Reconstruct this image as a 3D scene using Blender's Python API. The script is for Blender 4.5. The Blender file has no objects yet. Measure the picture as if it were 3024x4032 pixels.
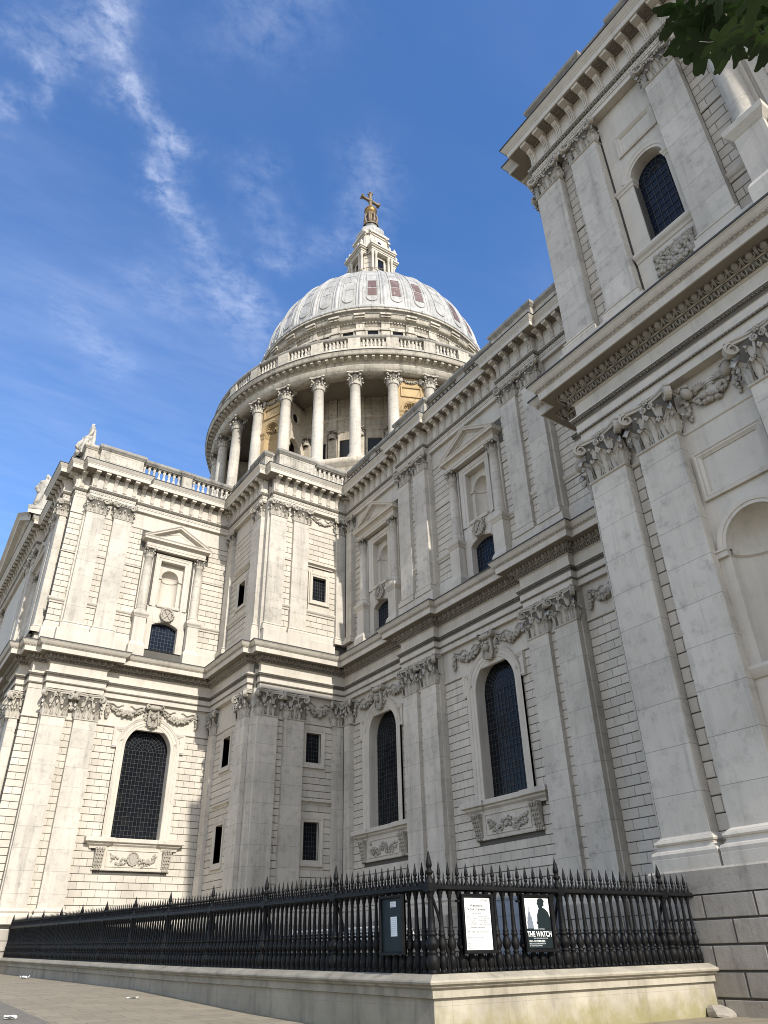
import bpy, math, random
from mathutils import Matrix, Vector
random.seed(7)
S = bpy.context.scene
COL = S.collection
R = math.radians
pi = math.pi

# ------------------------------------------------------------------ camera, world, sun, exposure
cam_d = bpy.data.cameras.new('camera')
cam = bpy.data.objects.new('camera', cam_d); COL.objects.link(cam)
def cam_axes(yaw, pitch, roll):
    f = Vector((math.cos(pitch)*math.cos(yaw), math.cos(pitch)*math.sin(yaw), math.sin(pitch)))
    rt = Vector((math.sin(yaw), -math.cos(yaw), 0)); up = rt.cross(f)
    return rt*math.cos(roll)+up*math.sin(roll), -rt*math.sin(roll)+up*math.cos(roll), f
_r, _u, _f = cam_axes(R(-34.58317), R(31.11275), R(-1.40221))
cam.matrix_world = Matrix(((_r.x, _u.x, -_f.x, 0), (_r.y, _u.y, -_f.y, 0), (_r.z, _u.z, -_f.z, 0), (0, 0, 0, 1)))
cam_d.sensor_fit = 'VERTICAL'; cam_d.sensor_height = 36; cam_d.sensor_width = 27
cam_d.lens = 36*2885.34/4032
cam_d.clip_start = 0.05; cam_d.clip_end = 3000
S.camera = cam
S.render.resolution_x = 768; S.render.resolution_y = 1024

SUN_EL, SUN_AZ = R(32.5), R(272.6)            # azimuth clockwise from north (+Y): due west, a hair to the north
sv = Vector((math.sin(SUN_AZ)*math.cos(SUN_EL), math.cos(SUN_AZ)*math.cos(SUN_EL), math.sin(SUN_EL)))
sl = bpy.data.lights.new('sun', 'SUN'); sun = bpy.data.objects.new('sun', sl); COL.objects.link(sun)
sun.rotation_euler = (-sv).to_track_quat('-Z', 'Y').to_euler()
sl.energy = 2.75; sl.angle = R(0.55); sl.color = (1.0, 0.955, 0.875)

W = bpy.data.worlds.new('World'); S.world = W; W.use_nodes = True
wt = W.node_tree; wt.nodes.clear()
def wn(t, **k):
    n = wt.nodes.new(t)
    for a, b in k.items(): setattr(n, a, b)
    return n
SKY = wn('ShaderNodeTexSky', sky_type='NISHITA', sun_disc=False, sun_elevation=SUN_EL, sun_rotation=SUN_AZ,
         altitude=0, air_density=1.0, dust_density=0.6, ozone_density=2.5)
def build_world():
    L = wt.links.new
    out = wn('ShaderNodeOutputWorld'); bg = wn('ShaderNodeBackground')
    bg.inputs['Strength'].default_value = 0.15
    hs = wn('ShaderNodeHueSaturation'); hs.inputs['Saturation'].default_value = 1.22; hs.inputs['Value'].default_value = .86; hs.inputs['Hue'].default_value = 0.507
    L(SKY.outputs[0], hs.inputs['Color'])
    tc = wn('ShaderNodeTexCoord')
    # clouds live on a high flat layer: direction / height gives a point on that layer
    sep = wn('ShaderNodeSeparateXYZ'); L(tc.outputs['Generated'], sep.inputs[0])
    mx = wn('ShaderNodeMath', operation='MAXIMUM'); L(sep.outputs[2], mx.inputs[0]); mx.inputs[1].default_value = 0.05
    dx = wn('ShaderNodeMath', operation='DIVIDE'); L(sep.outputs[0], dx.inputs[0]); L(mx.outputs[0], dx.inputs[1])
    dy = wn('ShaderNodeMath', operation='DIVIDE'); L(sep.outputs[1], dy.inputs[0]); L(mx.outputs[0], dy.inputs[1])
    P = wn('ShaderNodeCombineXYZ'); L(dx.outputs[0], P.inputs[0]); L(dy.outputs[0], P.inputs[1])
    def math_(op, a, b=None, c=None, clamp=False):
        n = wn('ShaderNodeMath', operation=op, use_clamp=clamp)
        for i, v in enumerate((a, b, c)):
            if v is None: continue
            if isinstance(v, (int, float)): n.inputs[i].default_value = v
            else: L(v, n.inputs[i])
        return n.outputs[0]
    def noise(scale, detail, rough, dist=0.0, loc=(0, 0, 0), sc=(1, 1, 1), rot=0.0):
        m = wn('ShaderNodeMapping'); L(P.outputs[0], m.inputs[0])
        m.inputs['Location'].default_value = loc; m.inputs['Scale'].default_value = sc; m.inputs['Rotation'].default_value = (0, 0, rot)
        n = wn('ShaderNodeTexNoise'); L(m.outputs[0], n.inputs['Vector'])
        n.inputs['Scale'].default_value = scale; n.inputs['Detail'].default_value = detail
        n.inputs['Roughness'].default_value = rough; n.inputs['Distortion'].default_value = dist
        return n.outputs['Fac']
    # long torn streaks of cirrus: segments on the cloud layer, each (x0,y0,x1,y1,width,strength)
    segs = CLOUD_SEGS
    def wobble(loc):
        return math_('ADD', math_('MULTIPLY_ADD', noise(7.0, 2, .5, 0, loc), .11, -.055), math_('MULTIPLY_ADD', noise(30.0, 4, .65, 0, loc), .060, -.030))
    px = math_('ADD', dx.outputs[0], wobble((3, 1, 0))); py = math_('ADD', dy.outputs[0], wobble((11, 7, 0)))
    tot = None
    for (x0, y0, x1, y1, wd, st) in segs:
        wd *= .60
        ex, ey = x1-x0, y1-y0; ll = ex*ex+ey*ey
        ax = math_('SUBTRACT', px, x0); ay = math_('SUBTRACT', py, y0)
        t = math_('ADD', math_('MULTIPLY', ax, ex/ll), math_('MULTIPLY', ay, ey/ll), clamp=True)
        qx = math_('MULTIPLY_ADD', t, -ex, ax); qy = math_('MULTIPLY_ADD', t, -ey, ay)
        d2 = math_('ADD', math_('MULTIPLY', qx, qx), math_('MULTIPLY', qy, qy))
        g = math_('MULTIPLY', math_('EXPONENT', math_('MULTIPLY', d2, -1.0/(wd*wd))), st)
        tot = g if tot is None else math_('ADD', tot, g)
    fine = noise(34, 12, .68, .25, (2, 5, 0), (1, .7, 1), R(30))
    fr = math_('SUBTRACT', math_('MULTIPLY', fine, 3.2), 1.05, clamp=True)
    streak = math_('MULTIPLY', math_('MULTIPLY', tot, fr), .36)
    # thin fibrous veil, drawn out along the wind
    v1 = noise(1.3, 6, .6, .3, (7, 2, 0), (1.0, .55, 1), R(20))
    v2 = noise(9.0, 10, .66, .3, (1, 9, 0), (2.0, .45, 1), R(28))
    veil = math_('MULTIPLY', math_('MULTIPLY', math_('SUBTRACT', v1, .42), 2.4, clamp=True), math_('MULTIPLY_ADD', v2, 1.9, -.45, clamp=True))
    veil = math_('ADD', math_('MULTIPLY', veil, .13), math_('MULTIPLY', math_('MULTIPLY_ADD', v1, 1.6, -.5, clamp=True), .045))
    # added fill: unseen bright cloud in the north-western sky, to lift the shaded walls
    fill_cloud = math_('ADD', math_('MULTIPLY', sep.outputs[0], -.62), math_('MULTIPLY', sep.outputs[1], .78))
    fill_cloud = math_('MULTIPLY', math_('MULTIPLY_ADD', fill_cloud, 1.9, -.35, clamp=True), math_('MULTIPLY_ADD', noise(1.6, 8, .6, .4, (4, 4, 0)), .9, .35, clamp=True))
    fill_cloud = math_('MULTIPLY', fill_cloud, .66)
    fac = math_('ADD', math_('ADD', streak, veil), fill_cloud, clamp=True)
    mix = wn('ShaderNodeMix', data_type='RGBA'); L(fac, mix.inputs[0]); L(hs.outputs[0], mix.inputs[6])
    mix.inputs[7].default_value = (5.6, 5.7, 6.0, 1)
    L(mix.outputs[2], bg.inputs['Color']); L(bg.outputs[0], out.inputs[0])
CLOUD_SEGS = []      # filled just below

def pix_ray(px, py):                          # a pixel of the photograph as a direction
    d = _r*((px-1512)/2885.34) - _u*((py-2016)/2885.34) + _f
    return d.normalized()
def cl(p, q, wd, st):
    a = pix_ray(*p); b = pix_ray(*q)
    CLOUD_SEGS.append((a.x/a.z, a.y/a.z, b.x/b.z, b.y/b.z, wd, st))
for a in [((440, -40), (500, 330), .055, .50), ((500, 330), (690, 560), .040, .42), ((690, 560), (640, 760), .032, .36),
          ((640, 760), (790, 920), .035, .40), ((410, 60), (130, 190), .05, .36), ((110, 210), (140, 410), .025, .24),
          ((-20, 430), (10, 380), .04, .35), ((830, 1010), (960, 1180), .07, .28), ((560, 1100), (650, 1180), .09, .20),
          ((960, 640), (1090, 980), .05, .18), ((1120, 1010), (1420, 940), .05, .20), ((1480, 650), (1440, 820), .07, .24),
          ((330, 1250), (420, 1450), .07, .20), ((900, 1200), (1010, 1330), .08, .24), ((1000, 60), (1250, 0), .09, .20)]:
    cl(*a)
build_world()
S.view_settings.view_transform = 'Standard'; S.view_settings.look = 'None'
S.view_settings.gamma = 1; S.view_settings.use_curve_mapping = False
S.view_settings.exposure = 1.08
S.render.engine = 'CYCLES'
S.cycles.filter_width = 1.0

# ------------------------------------------------------------------ materials
def nt(name):
    m = bpy.data.materials.new(name); m.use_nodes = True
    t = m.node_tree; b = t.nodes['Principled BSDF']
    return m, t, b
def mnode(t, ty, **k):
    n = t.nodes.new(ty)
    for a, b in k.items(): setattr(n, a, b)
    return n
def mmath(t, op, a, b=None, c=None, clamp=False):
    n = t.nodes.new('ShaderNodeMath'); n.operation = op; n.use_clamp = clamp
    for i, v in enumerate((a, b, c)):
        if v is None: continue
        if isinstance(v, (int, float)): n.inputs[i].default_value = v
        else: t.links.new(v, n.inputs[i])
    return n.outputs[0]
def mnoise(t, scale, detail=5, rough=.55, sc=(1, 1, 1), loc=(0, 0, 0), dist=0.0, src=None):
    g = src or t.nodes.new('ShaderNodeNewGeometry').outputs['Position']
    m = t.nodes.new('ShaderNodeMapping'); t.links.new(g, m.inputs[0])
    m.inputs['Scale'].default_value = sc; m.inputs['Location'].default_value = loc
    n = t.nodes.new('ShaderNodeTexNoise'); t.links.new(m.outputs[0], n.inputs['Vector'])
    n.inputs['Scale'].default_value = scale; n.inputs['Detail'].default_value = detail
    n.inputs['Roughness'].default_value = rough; n.inputs['Distortion'].default_value = dist
    return n.outputs['Fac']
def mmix(t, fac, a, b):
    n = t.nodes.new('ShaderNodeMix'); n.data_type = 'RGBA'
    for i, v in ((0, fac), (6, a), (7, b)):
        if isinstance(v, (int, float)): n.inputs[i].default_value = v
        elif isinstance(v, tuple): n.inputs[i].default_value = (*v, 1)
        else: t.links.new(v, n.inputs[i])
    return n.outputs[2]
def mbump(t, b, h, strength=.4, dist=.02):
    n = t.nodes.new('ShaderNodeBump'); n.inputs['Strength'].default_value = strength; n.inputs['Distance'].default_value = dist
    t.links.new(h, n.inputs['Height']); t.links.new(n.outputs[0], b.inputs['Normal'])

def stone(name, light, dark, grime=(.17, .155, .135), gamt=.35, island=.22, joint=None, streak=.5, bump=.25, blotch=.3, warm=None):
    m, t, b = nt(name)
    n1 = mnoise(t, .33, 6, .6); n2 = mnoise(t, 1.0, 6, .62, (1.3, 1.3, .10), (3, 1, 0)); n3 = mnoise(t, 2.2, 8, .65, (1, 1, 1), (9, 4, 2))
    fine = mnoise(t, 14, 6, .7)
    c = mmix(t, mmath(t, 'MULTIPLY_ADD', n1, 2.2, -.6, True), dark, light)
    if warm: c = mmix(t, mmath(t, 'MULTIPLY', mmath(t, 'MULTIPLY_ADD', mnoise(t, .8, 4, .6, (1, 1, 1), (21, 3, 5)), 3.0, -1.35, True), .5), c, warm)
    s = mmath(t, 'MULTIPLY_ADD', n2, 3.4, -1.75, True)
    s2 = mmath(t, 'MULTIPLY_ADD', n3, 3.2, -1.65, True)
    n4 = mnoise(t, 5.0, 5, .65, (1.2, 1.2, .07), (6, 2, 8)); n5 = mnoise(t, 7.5, 6, .7, (1, 1, .6), (1, 7, 4))
    s4 = mmath(t, 'MULTIPLY', mmath(t, 'MULTIPLY_ADD', n4, 4.2, -2.15, True), mmath(t, 'MULTIPLY_ADD', n2, 2.2, -.6, True))
    s5 = mmath(t, 'MULTIPLY', mmath(t, 'MULTIPLY_ADD', n5, 3.6, -1.9, True), mmath(t, 'MULTIPLY_ADD', n3, 2.4, -.75, True))
    g = mmath(t, 'ADD', mmath(t, 'MULTIPLY', s, streak), mmath(t, 'MULTIPLY', s2, blotch), None, True)
    g = mmath(t, 'ADD', g, mmath(t, 'ADD', mmath(t, 'MULTIPLY', s4, streak*.9), mmath(t, 'MULTIPLY', s5, blotch*.9)), None, True)
    c = mmix(t, mmath(t, 'MULTIPLY', g, gamt), c, grime)
    if island:
        ri = t.nodes.new('ShaderNodeNewGeometry').outputs['Random Per Island']
        hv = t.nodes.new('ShaderNodeHueSaturation'); t.links.new(c, hv.inputs['Color'])
        t.links.new(mmath(t, 'MULTIPLY_ADD', ri, island, 1-island/2), hv.inputs['Value']); c = hv.outputs[0]
    h = fine
    if joint:
        per, off = joint
        sp = t.nodes.new('ShaderNodeSeparateXYZ'); t.links.new(t.nodes.new('ShaderNodeNewGeometry').outputs['Position'], sp.inputs[0])
        z = mmath(t, 'FRACT', mmath(t, 'MULTIPLY_ADD', sp.outputs[2], 1/per, off))
        line = mmath(t, 'LESS_THAN', z, .018/per)
        cell = mmath(t, 'FLOOR', mmath(t, 'MULTIPLY_ADD', sp.outputs[2], 1/per, off))
        cx = mmath(t, 'FLOOR', mmath(t, 'MULTIPLY', sp.outputs[0], 1/2.37)); cy = mmath(t, 'FLOOR', mmath(t, 'MULTIPLY', sp.outputs[1], 1/2.31))
        cv = t.nodes.new('ShaderNodeCombineXYZ'); t.links.new(cell, cv.inputs[2]); t.links.new(cx, cv.inputs[0]); t.links.new(cy, cv.inputs[1])
        wnz = t.nodes.new('ShaderNodeTexWhiteNoise'); t.links.new(cv.outputs[0], wnz.inputs['Vector'])
        hv = t.nodes.new('ShaderNodeHueSaturation'); t.links.new(c, hv.inputs['Color'])
        t.links.new(mmath(t, 'MULTIPLY_ADD', wnz.outputs['Value'], .13, .935), hv.inputs['Value']); c = hv.outputs[0]
        c = mmix(t, mmath(t, 'MULTIPLY', line, .6), c, (.10, .095, .085))
    t.links.new(c, b.inputs['Base Color']); b.inputs['Roughness'].default_value = .9
    b.inputs['Specular IOR Level'].default_value = .25
    mbump(t, b, h, bump, .03)
    return m
LT, DK = (.555, .505, .425), (.44, .40, .335)
M_block = stone('rusticated portland stone', LT, DK, gamt=.42, island=.17, streak=.5, blotch=.55)
M_shaft = stone('smooth portland stone shafts', (.555, .507, .43), (.41, .376, .318), grime=(.15, .138, .12), gamt=.66, island=0, joint=(1.27, .13), streak=.7, blotch=.85)
M_trim = stone('moulded portland stone', LT, DK, gamt=.48, island=0, streak=.8, blotch=.5)
M_plain = stone('plain portland stone', (.555, .508, .43), (.45, .412, .35), gamt=.48, island=0, streak=.7, blotch=.45)
M_carve = stone('weathered carved stone', (.42, .38, .315), (.29, .262, .215), gamt=.6, island=.2, streak=.6, blotch=.8, bump=.5)
M_sootshade = stone('sooty stone with painted gap shade', (.13, .115, .092), (.075, .066, .054), gamt=.7, island=.3, streak=.7, blotch=.9, bump=.5)  # soot plus painted gap shade, behind the capital leaves and ornament rows
M_ornament = stone('brown stained ornament stone', (.27, .245, .20), (.19, .168, .135), gamt=.5, island=.2, streak=.4, blotch=.7, bump=.4)
M_capital = stone('carved capital stone', (.47, .43, .36), (.35, .318, .265), gamt=.5, island=.12, streak=.5, blotch=.8, bump=.4)
M_coping = stone('dark weathered coping stone', (.34, .315, .27), (.19, .175, .15), grime=(.07, .065, .055), gamt=.85, island=0, streak=.9, blotch=1.0)
M_soffit = stone('dark brown soffit stone', (.27, .235, .185), (.18, .155, .12), gamt=.5, island=0, streak=.4, blotch=.7)  # darker, browner stone for the soffits and the colonnade ceiling
M_joint = stone('wall core in the joints', (.115, .106, .092), (.08, .074, .064), gamt=.3, island=0)
M_plinth = stone('rough dirty plinth stone', (.42, .38, .32), (.28, .25, .208), grime=(.14, .122, .10), gamt=.75, island=.30, streak=.9, blotch=.9, bump=.5)
M_ochre = stone('ochre stained stone', (.40, .29, .155), (.30, .215, .112), grime=(.30, .21, .11), gamt=.5, island=.25)
M_drum = stone('drum stone', (.52, .46, .365), (.38, .33, .255), grime=(.13, .115, .095), gamt=.75, island=.12, joint=(.62, .2), streak=.9, blotch=.9)
M_gal = stone('streaked gallery stone', (.53, .48, .395), (.36, .322, .26), grime=(.10, .09, .075), gamt=.85, island=.2, streak=1.0, blotch=.9)
M_statue = stone('weathered statue stone', (.50, .47, .41), (.30, .28, .24), grime=(.08, .075, .065), gamt=.85, island=0, streak=.6, blotch=1.2)

def simple(name, col, rough=.6, metal=0., spec=.5):
    m, t, b = nt(name)
    f = mnoise(t, 3, 5, .6)
    c = mmix(t, f, tuple(x*.8 for x in col), tuple(min(1, x*1.2) for x in col))
    t.links.new(c, b.inputs['Base Color']); b.inputs['Roughness'].default_value = rough; b.inputs['Metallic'].default_value = metal
    b.inputs['Specular IOR Level'].default_value = spec
    return m
M_lead = simple('dark lead flashing', (.040, .040, .040), .7)
M_came = simple('lead glazing bars', (.050, .052, .055), .6)
M_paper = simple('printed paper', (.72, .72, .69), .7)
M_white = simple('white plastic', (.72, .73, .73), .5)
M_red = simple('red plastic', (.62, .035, .03), .45)
M_grey = simple('grey metal sheet', (.15, .17, .205), .5)
M_ink = simple('dark ink', (.05, .05, .05), .7)
M_teal = simple('dark teal print', (.009, .016, .018), .55, 0, .2)
M_steel = simple('pale steel tube', (.42, .42, .41), .5, .0)
M_pale = simple('pale print', (.62, .66, .66), .7)
def mk_iron():
    m, t, b = nt('black gloss paint on iron')
    f = mnoise(t, 24, 6, .7); g = mnoise(t, 2.2, 5, .6)
    c = mmix(t, mmath(t, 'MULTIPLY_ADD', g, 3, -1.4, True), (.0042, .0042, .0046), (.013, .012, .011))
    t.links.new(c, b.inputs['Base Color'])
    t.links.new(mmath(t, 'MULTIPLY_ADD', f, .35, .38), b.inputs['Roughness']); b.inputs['Specular IOR Level'].default_value = .16
    mbump(t, b, f, .35, .006)
    return m
M_iron = mk_iron()
def mk_glass(name='dark leaded glass', tint=(.007, .008, .010)):
    m, t, b = nt(name)
    g = t.nodes.new('ShaderNodeNewGeometry').outputs['Position']
    v = t.nodes.new('ShaderNodeTexVoronoi'); v.feature = 'F1'; v.inputs['Scale'].default_value = 3.3
    t.links.new(g, v.inputs['Vector'])
    n = mnoise(t, .5, 3, .5)
    c = mmix(t, n, tuple(x*.5 for x in tint), tuple(x*1.7 for x in tint))
    ri = t.nodes.new('ShaderNodeNewGeometry').outputs['Random Per Island']
    c = mmix(t, mmath(t, 'MULTIPLY_ADD', ri, 2.0, -1.4, True), c, (.019, .0185, .0175))
    t.links.new(c, b.inputs['Base Color']); b.inputs['Roughness'].default_value = .12
    b.inputs['Specular IOR Level'].default_value = .15
    bp = t.nodes.new('ShaderNodeBump'); bp.inputs['Strength'].default_value = .25; bp.inputs['Distance'].default_value = .03
    t.links.new(mnoise(t, 2.6, 2, .5), bp.inputs['Height']); t.links.new(bp.outputs[0], b.inputs['Normal'])
    return m
M_glass = mk_glass()
M_glassb = mk_glass('dark bluish leaded glass', (.007, .012, .022))
def mk_gold():
    m, t, b = nt('weathered gilding')
    n = mnoise(t, 2.5, 6, .7)
    c = mmix(t, mmath(t, 'MULTIPLY_ADD', n, 3, -1.1, True), (.36, .215, .065), (.13, .085, .042))
    t.links.new(c, b.inputs['Base Color']); b.inputs['Metallic'].default_value = .55; b.inputs['Roughness'].default_value = .45
    return m
M_gold = mk_gold()
M_bronze = simple('dull gilded bronze', (.17, .125, .075), .6, .3)
def mk_leaddome(name, rust=0.0, light=(.44, .425, .39), dark=(.27, .262, .24)):
    m, t, b = nt(name)
    n1 = mnoise(t, .45, 6, .6); st = mnoise(t, 2.6, 6, .65, (1, 1, .10)); n3 = mnoise(t, 1.2, 5, .6, (1, 1, 1), (5, 5, 5))
    c = mmix(t, mmath(t, 'MULTIPLY_ADD', n1, 2.4, -.7, True), dark, light)
    c = mmix(t, mmath(t, 'MULTIPLY', mmath(t, 'MULTIPLY_ADD', st, 4.5, -2.25, True), .7), c, (.13, .125, .12))
    c = mmix(t, mmath(t, 'MULTIPLY', mmath(t, 'MULTIPLY_ADD', n3, 4.0, -2.2, True), .35), c, (.55, .54, .51))
    if rust:
        st2 = mnoise(t, 3.2, 5, .6, (1, 1, .22), (2, 8, 1))
        c = mmix(t, mmath(t, 'MULTIPLY', mmath(t, 'MULTIPLY_ADD', st2, 8.0, -2.2, True), rust), c, (.095, .042, .032))
    t.links.new(c, b.inputs['Base Color']); b.inputs['Roughness'].default_value = .55
    mbump(t, b, mnoise(t, 3, 4, .6), .25, .05)
    return m
M_dome = mk_leaddome('weathered roof lead')
M_rust = mk_leaddome('red brown stained lead', .92)
def mk_pave():
    m, t, b = nt('worn stone paving')
    g = t.nodes.new('ShaderNodeNewGeometry').outputs['Position']
    mp = t.nodes.new('ShaderNodeMapping'); t.links.new(g, mp.inputs[0]); mp.inputs['Rotation'].default_value = (0, 0, R(90))
    br = t.nodes.new('ShaderNodeTexBrick'); t.links.new(mp.outputs[0], br.inputs['Vector'])
    br.inputs['Scale'].default_value = 1; br.inputs['Brick Width'].default_value = 1.15; br.inputs['Row Height'].default_value = .62
    br.inputs['Mortar Size'].default_value = .012; br.inputs['Color1'].default_value = (.285, .240, .165, 1); br.inputs['Color2'].default_value = (.235, .197, .133, 1)
    br.inputs['Mortar'].default_value = (.10, .088, .068, 1)
    n = mnoise(t, .7, 6, .65); n2 = mnoise(t, 9, 6, .7)
    c = mmix(t, mmath(t, 'MULTIPLY', mmath(t, 'MULTIPLY_ADD', n, 3, -1.3, True), .45), br.outputs['Color'], (.14, .113, .078))
    c = mmix(t, mmath(t, 'MULTIPLY', mmath(t, 'MULTIPLY_ADD', n2, 3, -1.6, True), .3), c, (.30, .27, .21))
    t.links.new(c, b.inputs['Base Color']); b.inputs['Roughness'].default_value = .85
    mbump(t, b, n2, .3, .01)
    return m
M_pave = mk_pave()
def mk_setts():
    m, t, b = nt('granite setts')
    g = t.nodes.new('ShaderNodeNewGeometry').outputs['Position']
    mp = t.nodes.new('ShaderNodeMapping'); t.links.new(g, mp.inputs[0]); mp.inputs['Rotation'].default_value = (0, 0, R(90))
    br = t.nodes.new('ShaderNodeTexBrick'); t.links.new(mp.outputs[0], br.inputs['Vector'])
    br.inputs['Scale'].default_value = 1; br.inputs['Brick Width'].default_value = .24; br.inputs['Row Height'].default_value = .14
    br.inputs['Mortar Size'].default_value = .014; br.inputs['Color1'].default_value = (.215, .188, .145, 1); br.inputs['Color2'].default_value = (.155, .134, .102, 1)
    br.inputs['Mortar'].default_value = (.075, .066, .05, 1)
    n2 = mnoise(t, 6, 6, .7)
    c = mmix(t, mmath(t, 'MULTIPLY_ADD', n2, 1.4, -.4, True), br.outputs['Color'], (.17, .15, .12))
    t.links.new(c, b.inputs['Base Color']); b.inputs['Roughness'].default_value = .8
    mbump(t, b, br.outputs['Fac'], -.5, .02)
    return m
M_setts = mk_setts()
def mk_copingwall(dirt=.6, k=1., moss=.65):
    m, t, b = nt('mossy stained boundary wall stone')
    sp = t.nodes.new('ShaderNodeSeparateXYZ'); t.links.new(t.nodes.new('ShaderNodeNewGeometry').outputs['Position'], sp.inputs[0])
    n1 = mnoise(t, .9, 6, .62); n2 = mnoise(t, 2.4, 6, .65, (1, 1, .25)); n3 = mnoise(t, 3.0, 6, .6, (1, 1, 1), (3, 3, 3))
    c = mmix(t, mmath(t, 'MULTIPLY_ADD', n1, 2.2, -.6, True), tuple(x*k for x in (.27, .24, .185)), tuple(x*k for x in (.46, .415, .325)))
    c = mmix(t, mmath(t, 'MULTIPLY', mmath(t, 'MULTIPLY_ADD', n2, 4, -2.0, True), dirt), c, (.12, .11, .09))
    # moss at the foot of the wall
    low = mmath(t, 'MULTIPLY_ADD', sp.outputs[2], -2.2, -1.95)
    ms = mmath(t, 'MULTIPLY', mmath(t, 'ADD', low, mmath(t, 'MULTIPLY_ADD', n3, 2.4, -1.2), None, True), moss)
    c = mmix(t, ms, c, (.20, .175, .045))
    per = .56
    line = mmath(t, 'LESS_THAN', mmath(t, 'FRACT', mmath(t, 'MULTIPLY_ADD', sp.outputs[2], 1/per, .55)), .012)
    l2 = mmath(t, 'LESS_THAN', mmath(t, 'FRACT', mmath(t, 'MULTIPLY', mmath(t, 'ADD', sp.outputs[0], sp.outputs[1]), 1/1.4)), .006)
    c = mmix(t, mmath(t, 'MULTIPLY', mmath(t, 'MAXIMUM', line, l2), .45), c, (.13, .115, .09))
    t.links.new(c, b.inputs['Base Color']); b.inputs['Roughness'].default_value = .9
    mbump(t, b, mnoise(t, 12, 6, .7), .4, .02)
    return m
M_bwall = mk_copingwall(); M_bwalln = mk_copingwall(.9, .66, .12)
def mk_leaf():
    m, t, b = nt('plane tree leaf')
    ri = t.nodes.new('ShaderNodeObjectInfo').outputs['Random']
    n = mnoise(t, 14, 4, .6)
    c = mmix(t, n, (.010, .024, .005), (.030, .058, .009))
    c = mmix(t, mmath(t, 'MULTIPLY', t.nodes.new('ShaderNodeNewGeometry').outputs['Random Per Island'], .6), c, (.034, .070, .008))
    t.links.new(c, b.inputs['Base Color']); b.inputs['Roughness'].default_value = .45
    tr = t.nodes.new('ShaderNodeBsdfTranslucent'); t.links.new(c, tr.inputs['Color'])
    mx = t.nodes.new('ShaderNodeMixShader'); mx.inputs[0].default_value = .3
    t.links.new(b.outputs[0], mx.inputs[1]); t.links.new(tr.outputs[0], mx.inputs[2])
    t.links.new(mx.outputs[0], t.nodes['Material Output'].inputs[0])
    return m
M_leaf = mk_leaf()
M_bark = simple('mottled plane bark', (.20, .17, .12), .9)

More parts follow.
